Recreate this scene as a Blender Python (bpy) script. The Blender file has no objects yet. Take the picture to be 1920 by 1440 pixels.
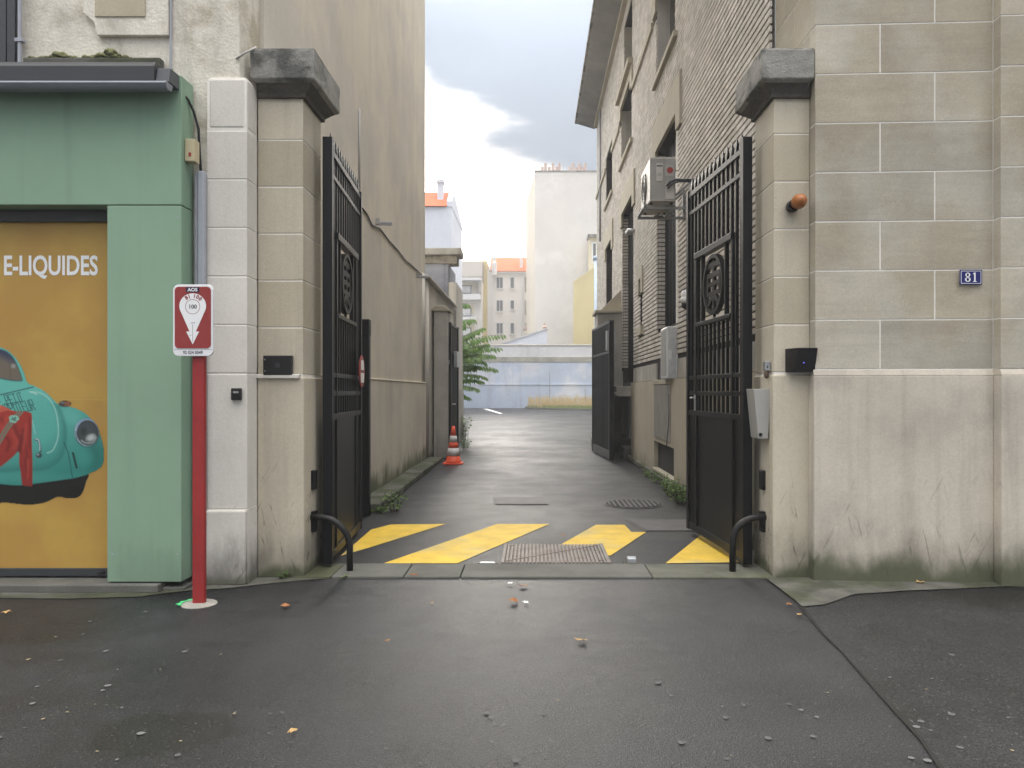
import bpy, bmesh, math, random
import numpy as np
from mathutils import Vector, Matrix
R = random.Random(7)
S = bpy.context.scene
COL = S.collection
F, VX, VY, EYE = 1442.0, 1000.0, 733.0, 1.5      # focal length, vanishing point of the alley (photo pixels), eye height
# ------------------------------------------------------------------ camera, sky, sun, exposure
cd = bpy.data.cameras.new('camera'); cam = bpy.data.objects.new('camera', cd); COL.objects.link(cam)
cam.location = (0, 0, EYE); cam.rotation_euler = (math.radians(90), 0, 0)
cd.sensor_width = 36; cd.lens = F/1920*36; cd.shift_x = -40/1920; cd.shift_y = 13/1920
cd.clip_start = .05; cd.clip_end = 2000
S.camera = cam
S.view_settings.view_transform = 'Standard'; S.view_settings.look = 'None'
S.view_settings.exposure = 0.95; S.view_settings.gamma = 1; S.view_settings.use_curve_mapping = False
SUN_EL, SUN_AZ = math.radians(17), math.radians(-6)
sd = Vector((math.sin(SUN_AZ)*math.cos(SUN_EL), math.cos(SUN_AZ)*math.cos(SUN_EL), math.sin(SUN_EL)))
w = bpy.data.worlds.new('World'); S.world = w; w.use_nodes = True
nt = w.node_tree; nt.nodes.clear()
def wn(t, **k):
    n = nt.nodes.new(t)
    for a, b in k.items(): setattr(n, a, b)
    return n
def wm(op, a, b=None, c=None, clamp=False):
    n = wn('ShaderNodeMath', operation=op, use_clamp=clamp)
    for i, v in enumerate((a, b, c)):
        if v is None: continue
        if hasattr(v, 'node'): nt.links.new(v, n.inputs[i])
        else: n.inputs[i].default_value = v
    return n.outputs[0]
def wdot(vec):
    n = wn('ShaderNodeVectorMath', operation='DOT_PRODUCT'); nt.links.new(tc.outputs['Generated'], n.inputs[0]); n.inputs[1].default_value = vec
    return n.outputs['Value']
def wnoise(scale, det, zs=2.2, off=0):
    m = wn('ShaderNodeMapping'); nt.links.new(tc.outputs['Generated'], m.inputs[0]); m.inputs['Scale'].default_value = (1, 1, zs); m.inputs['Location'].default_value = (off, off*.7, off*.3)
    n = wn('ShaderNodeTexNoise'); nt.links.new(m.outputs[0], n.inputs[0]); n.inputs['Scale'].default_value = scale; n.inputs['Detail'].default_value = det; n.inputs['Roughness'].default_value = .55
    return n.outputs[0]
def wmr(v, a, b, c, d):
    n = wn('ShaderNodeMapRange', interpolation_type='SMOOTHSTEP'); nt.links.new(v, n.inputs[0])
    for i, x in enumerate((a, b, c, d)): n.inputs[1+i].default_value = x
    return n.outputs[0]
def wmix(f, a, b):
    n = wn('ShaderNodeMix', data_type='RGBA')
    for i, v in ((0, f), (6, a), (7, b)):
        if hasattr(v, 'node'): nt.links.new(v, n.inputs[i])
        else: n.inputs[i].default_value = v
    return n.outputs[2]
def wscale(c, f):
    n = wn('ShaderNodeVectorMath', operation='SCALE'); nt.links.new(f, n.inputs[3])
    if hasattr(c, 'node'): nt.links.new(c, n.inputs[0])
    else: n.inputs[0].default_value = c
    return n.outputs[0]
tc = wn('ShaderNodeTexCoord')
dz = wdot((0, 0, 1)); nb = wnoise(2.6, 7); nf = wnoise(5.5, 6, 3.2, 3.1)
edge = wm('ADD', wdot((.55, -.31, 1)), wm('MULTIPLY', wm('SUBTRACT', nb, .5), .16))
deck = wmr(wm('ADD', wm('ADD', edge, .03), wm('MULTIPLY', wm('SUBTRACT', nf, .5), .14)), -.045, .075, 0, 1)
up = wm('POWER', wm('MAXIMUM', dz, 0), 3.0)
deckcol = wscale(wmix(wmr(dz, .35, .8, 0, 1), (.55, .64, .775, 1), (.72, .70, .68, 1)), wm('MULTIPLY', wm('ADD', .25, wm('MULTIPLY', up, 5.2)), wm('ADD', .72, wm('MULTIPLY', nb, .56))))
glow = wm('POWER', wm('MAXIMUM', wdot(tuple(sd)), 0), 22)
gap = wscale((1.0, .965, .90), wm('ADD', .72, wm('MULTIPLY', glow, 1.5)))
wisp = wm('MULTIPLY', wmr(nf, .5, .68, 0, 1), .55)
gap = wmix(wisp, gap, (.60, .62, .64, 1))
bg1 = wn('ShaderNodeBackground'); nt.links.new(wmix(deck, gap, deckcol), bg1.inputs[0]); bg1.inputs[1].default_value = 1.0
sky = wn('ShaderNodeTexSky', sky_type='NISHITA', sun_disc=False, sun_elevation=SUN_EL, sun_rotation=SUN_AZ)
bg2 = wn('ShaderNodeBackground'); nt.links.new(sky.outputs[0], bg2.inputs[0]); bg2.inputs[1].default_value = .05; hid = wn('ShaderNodeMixShader'); nt.links.new(deck, hid.inputs[0]); nt.links.new(bg2.outputs[0], hid.inputs[1])
ad = wn('ShaderNodeAddShader'); nt.links.new(bg1.outputs[0], ad.inputs[0]); nt.links.new(hid.outputs[0], ad.inputs[1])
wo = wn('ShaderNodeOutputWorld'); nt.links.new(ad.outputs[0], wo.inputs[0])
sl = bpy.data.lights.new('sun', 'SUN'); sl.energy = .55; sl.angle = math.radians(12); sl.color = (1, .94, .85)
so = bpy.data.objects.new('sun', sl); COL.objects.link(so); so.rotation_euler = sd.to_track_quat('Z', 'Y').to_euler(); so.location = (0, 30, 30)

# ------------------------------------------------------------------ helpers
def px(x, Y): return (x-VX)*Y/F
def pz(y, Y): return EYE-(y-VY)*Y/F
def gp(x, y):                                   # a ground point seen at a photo pixel
    Y = EYE*F/(y-VY); return (x-VX)*Y/F, Y
def lin(c): return tuple((v/255/12.92 if v/255 <= .04045 else ((v/255+.055)/1.055)**2.4) for v in c)
class MB:
    def __init__(s): s.v = []; s.f = []; s.m = []; s.mi = 0
    def add(s, vs, fs):
        o = len(s.v); s.v += [tuple(p) for p in vs]; s.f += [tuple(i+o for i in f) for f in fs]; s.m += [s.mi]*len(fs); return s
    def box(s, x0, y0, z0, x1, y1, z1):
        x0, x1 = min(x0, x1), max(x0, x1); y0, y1 = min(y0, y1), max(y0, y1); z0, z1 = min(z0, z1), max(z0, z1)
        return s.add([(x0,y0,z0),(x1,y0,z0),(x1,y1,z0),(x0,y1,z0),(x0,y0,z1),(x1,y0,z1),(x1,y1,z1),(x0,y1,z1)],
                     [(0,3,2,1),(4,5,6,7),(0,1,5,4),(1,2,6,5),(2,3,7,6),(3,0,4,7)])
    def prism(s, poly, a, b, axis='z'):          # poly extruded along an axis from a to b
        n = len(poly)
        def P(p, t): return {'z': (p[0], p[1], t), 'y': (p[0], t, p[1]), 'x': (t, p[0], p[1])}[axis]
        ar = sum(poly[i][0]*poly[(i+1) % n][1]-poly[(i+1) % n][0]*poly[i][1] for i in range(n))
        if (ar < 0) != (axis == 'y'): poly = poly[::-1]
        vs = [P(p, a) for p in poly]+[P(p, b) for p in poly]
        fs = [tuple(range(n-1, -1, -1)), tuple(range(n, 2*n))]+[(i, (i+1) % n, n+(i+1) % n, n+i) for i in range(n)]
        if b < a: fs = [f[::-1] for f in fs]
        return s.add(vs, fs)
    def tube(s, path, r, n=10, cap=True):
        path = [Vector(p) for p in path]; k = len(path); vs = []
        rs = r if isinstance(r, (list, tuple)) else [r]*k
        t0 = (path[1]-path[0]).normalized(); up = Vector((0, 0, 1)) if abs(t0.z) < .9 else Vector((1, 0, 0))
        a = t0.cross(up).normalized()
        for i, p in enumerate(path):
            t = ((path[min(i+1, k-1)]-path[max(i-1, 0)])).normalized()
            a = (a-t*a.dot(t)).normalized(); b = t.cross(a)
            for j in range(n):
                g = 2*math.pi*j/n; vs.append(p+(a*math.cos(g)+b*math.sin(g))*rs[i])
        fs = [(i*n+j, i*n+(j+1) % n, (i+1)*n+(j+1) % n, (i+1)*n+j) for i in range(k-1) for j in range(n)]
        if cap: fs += [tuple(range(n-1, -1, -1)), tuple(range((k-1)*n, k*n))]
        return s.add(vs, fs)
    def lathe(s, prof, c=(0, 0, 0), n=24, axis='z'):
        vs = []
        for r, h in prof:
            for j in range(n):
                g = 2*math.pi*j/n; u, v = r*math.cos(g), r*math.sin(g)
                vs.append({'z': (c[0]+u, c[1]+v, c[2]+h), 'y': (c[0]+u, c[1]+h, c[2]-v), 'x': (c[0]+h, c[1]+u, c[2]+v)}[axis])
        k = len(prof)
        fs = [(i*n+j, i*n+(j+1) % n, (i+1)*n+(j+1) % n, (i+1)*n+j) for i in range(k-1) for j in range(n)]
        fs += [tuple(range(n-1, -1, -1)), tuple(range((k-1)*n, k*n))]
        return s.add(vs, fs)
    def shear(s, fn): s.v = [fn(*p) for p in s.v]; return s
    def build(s, name, mat, parent=None, bevel=0, smooth=False, seg=2):
        me = bpy.data.meshes.new(name); me.from_pydata(s.v, [], s.f)
        for mm in (mat if isinstance(mat, (list, tuple)) else [mat]): me.materials.append(mm)
        if isinstance(mat, (list, tuple)): me.polygons.foreach_set('material_index', s.m)
        if smooth: me.polygons.foreach_set('use_smooth', [True]*len(me.polygons))
        me.update()
        return link(name, me, parent, bevel, seg)
def link(name, me, parent=None, bevel=0, seg=2):
    o = bpy.data.objects.new(name, me); COL.objects.link(o)
    if parent is not None: o.parent = parent
    if bevel:
        b = o.modifiers.new('bevel', 'BEVEL'); b.width = bevel; b.segments = seg; b.limit_method = 'ANGLE'; b.angle_limit = .6
        b.harden_normals = False
    return o
def tag(o, label=None, cat=None, group=None, kind=None):
    if label: o['label'] = label
    if cat: o['category'] = cat
    if group: o['group'] = group
    if kind: o['kind'] = kind
    return o
def thing(name, label, cat, loc=(0, 0, 0), rz=0, group=None):
    o = bpy.data.objects.new(name, None); COL.objects.link(o); o.location = loc; o.rotation_euler = (0, 0, rz); o.empty_display_size = .1
    return tag(o, label, cat, group)
def local(o, *pts):                               # world points to the frame of an unrotated thing
    return [(p[0]-o.location.x, p[1]-o.location.y, p[2]-o.location.z) for p in pts]
def box(name, mat, parent, x0, y0, z0, x1, y1, z1, bevel=0):   # world-space box made a child of an unrotated parent
    l = parent.location if parent is not None else Vector((0, 0, 0))
    return MB().box(x0-l.x, y0-l.y, z0-l.z, x1-l.x, y1-l.y, z1-l.z).build(name, mat, parent, bevel)
def textmesh(txt, h, sx=1, bold=0, align='CENTER', extrude=0):
    cu = bpy.data.curves.new('lettering', 'FONT'); cu.body = txt; cu.size = 1; cu.offset = bold; cu.align_x = align; cu.extrude = extrude; cu.resolution_u = 4
    o = bpy.data.objects.new('lettering', cu); COL.objects.link(o)
    dg = bpy.context.evaluated_depsgraph_get(); dg.update()
    me = bpy.data.meshes.new_from_object(o.evaluated_get(dg)); bpy.data.objects.remove(o); bpy.data.curves.remove(cu)
    k = h/.72
    for v in me.vertices: v.co.x *= k*sx; v.co.y *= k
    return me
def text(txt, mat, parent, x, y, z, h, sx=1, bold=0, align='CENTER', rot=0, name='lettering'):   # flat print on a plane facing the street
    me = textmesh(txt, h, sx, bold, align); me.materials.append(mat)
    o = link(name, me, parent); l = parent.location if parent is not None else Vector((0, 0, 0))
    o.location = (x-l.x, y-l.y, z-l.z); o.rotation_euler = (math.radians(90), rot, 0)
    return o

# ------------------------------------------------------------------ materials
class G:
    def __init__(s, name):
        s.m = bpy.data.materials.new(name); s.m.use_nodes = True; s.t = s.m.node_tree; s.t.nodes.clear()
        s.o = s.t.nodes.new('ShaderNodeOutputMaterial'); s.p = s.t.nodes.new('ShaderNodeBsdfPrincipled'); s.t.links.new(s.p.outputs[0], s.o.inputs[0])
        g = s.t.nodes.new('ShaderNodeNewGeometry'); s.pos = g.outputs['Position']
        x = s.t.nodes.new('ShaderNodeSeparateXYZ'); s.t.links.new(s.pos, x.inputs[0]); s.x, s.y, s.z = x.outputs
    def set(s, i, v):
        if hasattr(v, 'node'): s.t.links.new(v, i)
        elif hasattr(i.default_value, '__len__') and len(i.default_value) == 4 and len(v) == 3: i.default_value = (*v, 1)
        else: i.default_value = v
    def math(s, op, a, b=0., c=0., clamp=False):
        n = s.t.nodes.new('ShaderNodeMath'); n.operation = op; n.use_clamp = clamp
        for i, v in enumerate((a, b, c)): s.set(n.inputs[i], v)
        return n.outputs[0]
    def noise(s, sc, det=5, stretch=(1, 1, 1), rough=.6, off=0., dist=0.):
        m = s.t.nodes.new('ShaderNodeMapping'); s.t.links.new(s.pos, m.inputs[0]); m.inputs['Scale'].default_value = stretch; m.inputs['Location'].default_value = (off, off, off)
        n = s.t.nodes.new('ShaderNodeTexNoise'); s.t.links.new(m.outputs[0], n.inputs[0])
        n.inputs['Scale'].default_value = sc; n.inputs['Detail'].default_value = det; n.inputs['Roughness'].default_value = rough; n.inputs['Distortion'].default_value = dist
        return n.outputs[0]
    def mr(s, v, a, b, c, d, smooth=True):
        n = s.t.nodes.new('ShaderNodeMapRange'); n.interpolation_type = 'SMOOTHSTEP' if smooth else 'LINEAR'; s.set(n.inputs[0], v)
        for i, q in enumerate((a, b, c, d)): n.inputs[1+i].default_value = q
        return n.outputs[0]
    def mix(s, f, a, b, bl='MIX'):
        n = s.t.nodes.new('ShaderNodeMix'); n.data_type = 'RGBA'; n.blend_type = bl
        s.set(n.inputs[0], f); s.set(n.inputs[6], a); s.set(n.inputs[7], b); return n.outputs[2]
    def scale(s, c, f):
        n = s.t.nodes.new('ShaderNodeVectorMath'); n.operation = 'SCALE'; s.set(n.inputs[0], c); s.set(n.inputs[3], f); return n.outputs[0]
    def bump(s, h, st, dist=.01):
        n = s.t.nodes.new('ShaderNodeBump'); n.inputs['Strength'].default_value = st; n.inputs['Distance'].default_value = dist; s.set(n.inputs['Height'], h)
        s.t.links.new(n.outputs[0], s.p.inputs['Normal'])
    def fin(s, col, rough, metal=0, spec=.4):
        s.set(s.p.inputs['Base Color'], col); s.set(s.p.inputs['Roughness'], rough); s.p.inputs['Metallic'].default_value = metal; s.p.inputs['Specular IOR Level'].default_value = spec
        return s.m
def M(name, col, rough=.8, var=.12, sc=2., fine=45, bump=.2, bd=.006, streak=0., strk=(7, 7, .3), col2=None, c2=(.45, .65), c2sc=.9, moss=0., mossh=.3,
      mossc=(.042, .056, .018), dirt=0., dirth=.5, grain=0., orand=0., metal=0, spec=.35, scratch=0., grit=0.):
    g = G(name); c = col
    if col2: c = g.mix(g.mr(g.noise(c2sc, 6, off=4.), c2[0], c2[1], 0, 1), c, col2)
    f = g.mr(g.noise(sc, 6), .3, .7, 1-var, 1+var, False)
    f = g.math('MULTIPLY', f, g.mr(g.noise(fine, 3), .3, .7, 1-var*.5, 1+var*.5, False))
    if grit:
        f = g.math('MULTIPLY', f, g.mr(g.noise(210, 2, rough=.75, off=1.), .36, .64, 1-grit, 1+grit, False))
        f = g.math('MULTIPLY', f, g.mr(g.noise(48, 3, (1, 1, 1.6), .7, off=6.), .64, .72, 1, 1-grit*2.6))
    if streak: f = g.math('MULTIPLY', f, g.mr(g.noise(1., 5, strk, off=2.), .48, .75, 1, 1-streak))
    if grain: f = g.math('MULTIPLY', f, g.mr(g.noise(1.3, 6, (1.2, 1.2, 11), .7, dist=.9), .32, .68, 1-grain, 1+grain, False))
    if scratch:
        def scr(ang, off):
            m1 = g.t.nodes.new('ShaderNodeMapping'); g.t.links.new(g.pos, m1.inputs[0]); m1.inputs['Rotation'].default_value = (0, ang, 0)
            m2 = g.t.nodes.new('ShaderNodeMapping'); g.t.links.new(m1.outputs[0], m2.inputs[0]); m2.inputs['Scale'].default_value = (26, 9, 2.4); m2.inputs['Location'].default_value = (off, off, off)
            n = g.t.nodes.new('ShaderNodeTexNoise'); g.t.links.new(m2.outputs[0], n.inputs[0]); n.inputs['Scale'].default_value = 1; n.inputs['Detail'].default_value = 5; n.inputs['Roughness'].default_value = .6; n.inputs['Distortion'].default_value = .5
            return g.mr(n.outputs[0], .60, .68, 0, scratch)
        k = g.math('MULTIPLY', g.math('MAXIMUM', scr(-.5, 3.), scr(.22, 8.)), g.mr(g.noise(2.6, 3, off=12.), .42, .58, 0, 1))
        f = g.math('MULTIPLY', f, g.math('SUBTRACT', 1, g.math('MULTIPLY', k, g.mr(g.z, .25, 1.15, 1, 0))))
    if orand:
        oi = g.t.nodes.new('ShaderNodeObjectInfo'); f = g.math('MULTIPLY', f, g.mr(oi.outputs['Random'], 0, 1, 1-orand, 1+orand, False))
    c = g.scale(c, f)
    if dirt:
        z = g.math('ADD', g.z, g.math('MULTIPLY', g.math('SUBTRACT', g.noise(3.5, 6, (1, 1, .45), off=9.), .5), dirth*1.8))
        c = g.mix(g.mr(z, 0, dirth, dirt, 0), c, (.07, .065, .055))
    if moss:
        z = g.math('ADD', g.z, g.math('MULTIPLY', g.math('SUBTRACT', g.noise(2.2, 6, (1, 1, .5), off=5.), .5), mossh*2.4))
        c = g.mix(g.mr(z, mossh*.25, mossh*1.05, moss, 0), c, mossc)
    if bump: g.bump(g.noise(fine*1.7, 4), bump, bd)
    return g.fin(c, rough, metal, spec)
def plain(name, col, rough=.5, metal=0, spec=.4, var=.06): return M(name, col, rough, var, 6., 80, .05, .002, metal=metal, spec=spec)

def asphalt(name, base, seed, wet=.5, spec=.5, amp=1.):
    g = G(name)
    big = g.noise(.55, 6, off=seed); mid = g.noise(2.4, 6, off=seed+3); fine = g.noise(170, 3, off=seed); agg = g.noise(420, 2)
    f = g.math('MULTIPLY', g.mr(mid, .3, .7, .78, 1.2, False), g.mr(fine, .36, .70, .35, 1.75, False))
    f = g.math('MULTIPLY', f, g.mr(big, .34, .66, .68, 1.32))
    c = g.scale(base, f)
    ag = g.noise(120, 2, off=seed+8, rough=.8)
    c = g.scale(c, g.mr(ag, .38, .62, .22, 1.95, False))
    sp = g.mr(g.noise(58, 2, off=seed+8), .63, .70, 0, .75)
    c = g.mix(sp, c, (.11, .109, .105))
    rough = g.math('ADD', g.mr(big, .34, .66, wet-.07*amp, wet+.12*amp), g.mr(mid, .35, .65, -.05*amp, .07*amp))
    rough = g.math('ADD', rough, g.mr(ag, .38, .62, .12, -.12, False))
    pdx = g.math('DIVIDE', g.math('ADD', g.x, 1.62), .34); pdy = g.math('DIVIDE', g.math('ADD', g.y, -3.38), .26)
    d = g.math('ADD', g.math('ADD', g.math('MULTIPLY', pdx, pdx), g.math('MULTIPLY', pdy, pdy)), g.math('MULTIPLY', g.math('SUBTRACT', g.noise(7, 4), .5), 1.2))
    pud = g.mr(d, .45, 1.15, 1, 0)                                     # a shallow puddle
    rough = g.math('ADD', g.math('MULTIPLY', rough, g.math('SUBTRACT', 1, pud)), g.math('MULTIPLY', pud, .24))
    c = g.mix(g.math('MULTIPLY', pud, .35), c, (.016, .014, .010))
    h = g.math('ADD', g.math('MULTIPLY', fine, g.math('SUBTRACT', 1, pud)), g.math('MULTIPLY', g.noise(60, 3, off=seed), .8))
    g.bump(g.math('ADD', h, g.math('MULTIPLY', ag, 1.2)), .55, .006)
    return g.fin(c, rough, 0, spec)

ASPH = asphalt('wet_asphalt', (.0135, .0142, .0158), 1., .34, .50)
ASPH2 = asphalt('alley_asphalt', (.0125, .0133, .0152), 5., .44, .28, .5)
ASPH3 = asphalt('patched_asphalt', (.0135, .0138, .0145), 11., .40, .46)
CONC = M('old_concrete', (.11, .108, .097), .8, .25, 3., 60, .5, .006, col2=(.10, .10, .085), moss=0)
CONCM = M('mossy_concrete', (.11, .11, .088), .85, .3, 3., 60, .6, .006, col2=(.065, .07, .035), c2=(.42, .6), c2sc=1.6)
GRIT = M('gritty_cement', (.105, .102, .088), .9, .35, 5., 90, .8, .008, col2=(.055, .06, .035), c2=(.4, .6), c2sc=2.)
STONE = M('limestone_block', (.375, .33, .25), .82, .12, 2.2, 50, .35, .004, grain=.06, orand=.15, col2=(.44, .405, .335), c2=(.42, .6), c2sc=.8, grit=.10)
PLINTH = M('plinth_render', (.55, .495, .41), .85, .10, 1.3, 40, .25, .004, streak=.16, strk=(9, 9, .5), moss=.8, mossh=.25, dirt=.55, dirth=.55, col2=(.45, .405, .345), c2sc=1.2, scratch=.42, grit=.10)
PILLAR = M('pillar_stone', (.52, .465, .365), .84, .09, 1.5, 45, .25, .004, streak=.14, orand=.05, dirt=.55, dirth=.55, moss=.8, mossh=.13, scratch=.7, grit=.10)
PILLARD = M('pillar_stone_tan', (.46, .405, .305), .84, .09, 1.5, 45, .2, .004, streak=.1, orand=.05, grit=.10)
WHITEST = M('painted_pale_stone', (.63, .595, .54), .82, .08, 1.4, 40, .35, .005, streak=.10, orand=.03, dirt=.8, dirth=.45, moss=.5, mossh=.10, scratch=.5, grit=.05)
OLDST = M('weathered_old_stone', (.69, .645, .555), .9, .14, 2.2, 25, .6, .012, col2=(.44, .39, .30), c2=(.50, .66), c2sc=1.7, streak=.3, strk=(3, 3, .4), grit=.10)
MORT = M('white_mortar', (.78, .75, .69), .9, .08, 3., 60, .2)
CAPST = M('dark_cap_stone', (.27, .26, .235), .9, .22, 3.2, 35, .7, .01, col2=(.09, .09, .082), c2=(.48, .60), c2sc=2.2, grit=.10)
CAPSHADE = M('grimy_shaded_stone', (.075, .066, .055), .95, .3, 4., 35, .7, .01)  # cap underside: shading and grime painted together as one dark tone
PLAST = M('grey_beige_plaster', (.67, .61, .50), .9, .08, 1.1, 35, .5, .006, streak=.13, strk=(3, 2.4, .10), col2=(.59, .54, .465), c2=(.42, .6), c2sc=.6, mossc=(.065, .08, .03), moss=.85, mossh=.40, dirt=.2, dirth=.9, grit=.10)
PLAST2 = M('dull_grey_plaster', (.54, .51, .455), .9, .12, 1.2, 35, .3, .005, streak=.35, strk=(3, 3, .2), dirt=.4, dirth=.7, moss=.6, mossh=.2, grit=.10)
MOSSK = M('mossy_kerbstone', (.10, .10, .082), .85, .3, 3., 50, .6, .008, col2=(.04, .05, .02), c2=(.40, .58), c2sc=2.4)
GREEN = M('green_painted_panel', lin((132, 160, 136)), .55, .06, 1.2, 120, .06, .001, streak=.10, dirt=.35, dirth=.4, spec=.35)
YEL = M('ochre_shutter', lin((172, 134, 66)), .5, .05, .9, 160, .05, .001, col2=lin((180, 146, 70)), c2sc=1.4)
DGREY = plain('dark_grey_metal', (.035, .037, .041), .45)
GBAR = plain('blue_grey_metal', (.20, .215, .245), .38, .3)
BLACK = M('black_gate_paint', (.0060, .0064, .0078), .40, .3, 5., 60, .1, .002, spec=.24)
BLACKW = M('worn_black_paint', (.010, .010, .010), .48, .3, 5., 60, .1, .002, spec=.28, col2=(.03, .026, .022), c2=(.55, .75), c2sc=3.)
BPLAS = plain('black_plastic', (.010, .010, .011), .35)
RED = M('red_post_paint', (.30, .026, .026), .5, .12, 4., 70, .05, .002, col2=(.20, .045, .04), c2=(.62, .75), c2sc=6.)
REDP = plain('red_print', (.27, .032, .03), .5, var=.02); WHT = plain('white_print', (.80, .80, .80), .5, var=.02); NAVY = plain('navy_print', (.012, .012, .05), .5, var=.02); GREYT = plain('grey_print', (.10, .10, .11), .5)
ENBLUE = plain('blue_enamel', (.012, .016, .13), .25, var=.02)
METAL = M('galvanised_metal', (.42, .43, .44), .42, .15, 8., 60, .1, .002, metal=.75)
GSHEET = M('pale_grey_sheet', (.36, .35, .33), .5, .05, 2., 60, .03, .001)
GSHEET2 = M('dull_zinc_steel', (.27, .275, .27), .55, .12, 6., 60, .1, .002, metal=.2)
ACW = M('aircon_casing', (.50, .48, .45), .5, .06, 3., 60, .03, .001, streak=.15)
ACD = M('aircon_side', (.33, .32, .30), .55, .08, 3., 60, .03, .001, streak=.2)
ORAN = plain('orange_lamp', (.34, .115, .025), .35)
BEIGE = plain('beige_plastic', (.50, .43, .27), .5)
PIPE = plain('grey_pvc', (.35, .36, .40), .45)
RUST = M('rusty_cast_iron', (.16, .125, .105), .6, .3, 6., 70, .4, .004, metal=.3, col2=(.10, .05, .03), c2=(.5, .65), c2sc=5.)
IRON = M('grey_cast_iron', (.20, .18, .165), .62, .2, 6., 70, .3, .003, metal=.35, col2=(.15, .09, .065), c2=(.55, .7), c2sc=4.)
COVER = M('worn_cover_concrete', (.085, .08, .08), .6, .25, 5., 80, .5, .004)
YPAINT = M('yellow_road_paint', (.68, .45, .03), .6, .16, 4., 160, .8, .004, col2=(.50, .40, .15), c2=(.5, .72), c2sc=1.2, spec=.4, grit=.22)
WPAINT = plain('white_road_paint', (.7, .7, .68), .6)
CONEO = plain('orange_cone_plastic', (.78, .10, .04), .5); CONEW = plain('cone_white_band', (.62, .60, .60), .5)
CONCB = M('stained_concrete', (.42, .40, .355), .9, .2, 2., 40, .5, .006, streak=.4, strk=(5, 5, .4), dirt=.5, dirth=.5, grit=.10)
BEIGER = M('beige_render', (.48, .425, .325), .88, .07, 1.5, 40, .2, .004, streak=.15, dirt=.45, dirth=.4, grit=.10)
LINT = M('cast_lintel', (.42, .375, .29), .85, .08, 3., 50, .2, .004)
PATCH = M('patched_cement', (.30, .285, .255), .9, .14, 3., 40, .4, .006, streak=.2)
MORTD = M('dark_raked_mortar', (.035, .032, .030), .95, .2, 8., 60, .3)
JAMB = M('pale_jamb_render', (.50, .47, .42), .88, .12, 2., 40, .2, .004, streak=.3, strk=(4, 4, .3))
GLASSD = plain('dark_window_glass', (.012, .013, .016), .12, spec=.5)
GLASSL = plain('pale_window_glass', (.10, .11, .125), .18, spec=.5)
ZINC = M('eave_boards', (.24, .235, .22), .7, .15, 2., 30, .2, .004, col2=(.30, .29, .27))
def brickmat():
    g = G('pale_grey_brick')
    co = g.math('FLOOR', g.math('DIVIDE', g.z, .0761)); sh = g.math('MULTIPLY', g.math('MODULO', co, 2.), .5)
    al = g.math('FLOOR', g.math('ADD', g.math('DIVIDE', g.y, .222), sh))
    cv = g.t.nodes.new('ShaderNodeCombineXYZ'); g.set(cv.inputs[0], al); g.set(cv.inputs[1], co)
    wn_ = g.t.nodes.new('ShaderNodeTexWhiteNoise'); wn_.noise_dimensions = '2D'; g.t.links.new(cv.outputs[0], wn_.inputs[0])
    c = g.mix(g.mr(wn_.outputs[0], 0, 1, 0, 1, False), (.51, .465, .40), (.70, .645, .58))
    c = g.scale(c, g.math('MULTIPLY', g.mr(g.noise(2.2, 6), .3, .7, .86, 1.12, False), g.mr(g.noise(30, 4, (1, 1, .5)), .35, .7, 1.06, .82, False)))
    g.bump(g.noise(90, 3), .25, .003)
    return g.fin(c, .8, 0, .3)
BRICK = brickmat()
BLUEW = M('pale_blue_painted_wall', (.50, .57, .69), .85, .10, .5, 6, .2, .01, col2=(.66, .68, .73), c2sc=.35, streak=.22, strk=(1.2, 1.2, .12))
PALEW = M('greyish_white_render', (.68, .67, .67), .85, .10, .5, 5, .2, .01, streak=.2, strk=(1, 1, .15))
BWHITE = M('bluish_white_render', (.74, .76, .83), .85, .06, .4, 4, .1, .01, streak=.06, strk=(.8, .8, .2))
WHITEB = M('white_facade', (.80, .78, .75), .85, .05, .3, 4, .1, .01, streak=.08, strk=(.6, .6, .1))
TALLB = M('pale_grey_gable', (.74, .71, .67), .88, .07, .25, 3, .2, .02, col2=(.80, .775, .74), c2=(.5, .62), c2sc=.22, grain=0)
TALLS = M('beige_gable_side', (.74, .67, .56), .88, .05, .3, 3, .1, .01)
YELB = M('yellow_facade', (.62, .52, .26), .85, .05, .3, 4, .1, .01)
CREAM = M('cream_facade', (.66, .60, .46), .85, .05, .3, 4, .1, .01)
TERRA = M('terracotta_roof', (.60, .145, .055), .8, .12, 1.0, 12, .5, .02, strk=(1, 1, 1))
SLATE = M('grey_roof_sheet', (.30, .275, .255), .7, .1, .4, 4, .2, .01)
POT = plain('chimney_pot_clay', (.48, .36, .31), .8)
FRAMEW = plain('white_window_frame', (.72, .72, .72), .5)
def leafmat(name, a, b, tr=.35):
    g = G(name); oi = g.t.nodes.new('ShaderNodeObjectInfo')
    c = g.mix(g.mr(g.noise(6., 4), .35, .65, 0, 1), a, b)
    g.fin(c, .5, 0, .4)
    t = g.t.nodes.new('ShaderNodeBsdfTranslucent'); g.set(t.inputs[0], g.scale(c, 1.6)); mx = g.t.nodes.new('ShaderNodeMixShader'); mx.inputs[0].default_value = tr
    g.t.links.new(g.p.outputs[0], mx.inputs[1]); g.t.links.new(t.outputs[0], mx.inputs[2]); g.t.links.new(mx.outputs[0], g.o.inputs[0])
    return g.m
LEAF = leafmat('tree_leaf', (.06, .125, .028), (.15, .245, .055)); WEEDL = leafmat('weed_leaf', (.07, .15, .03), (.17, .27, .06)); GRASSL = leafmat('short_grass', (.10, .17, .035), (.20, .24, .07)); DRYG = leafmat('dry_grass', (.44, .33, .15), (.58, .46, .25))
STEM = plain('brown_stem', (.07, .05, .03), .7)
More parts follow.
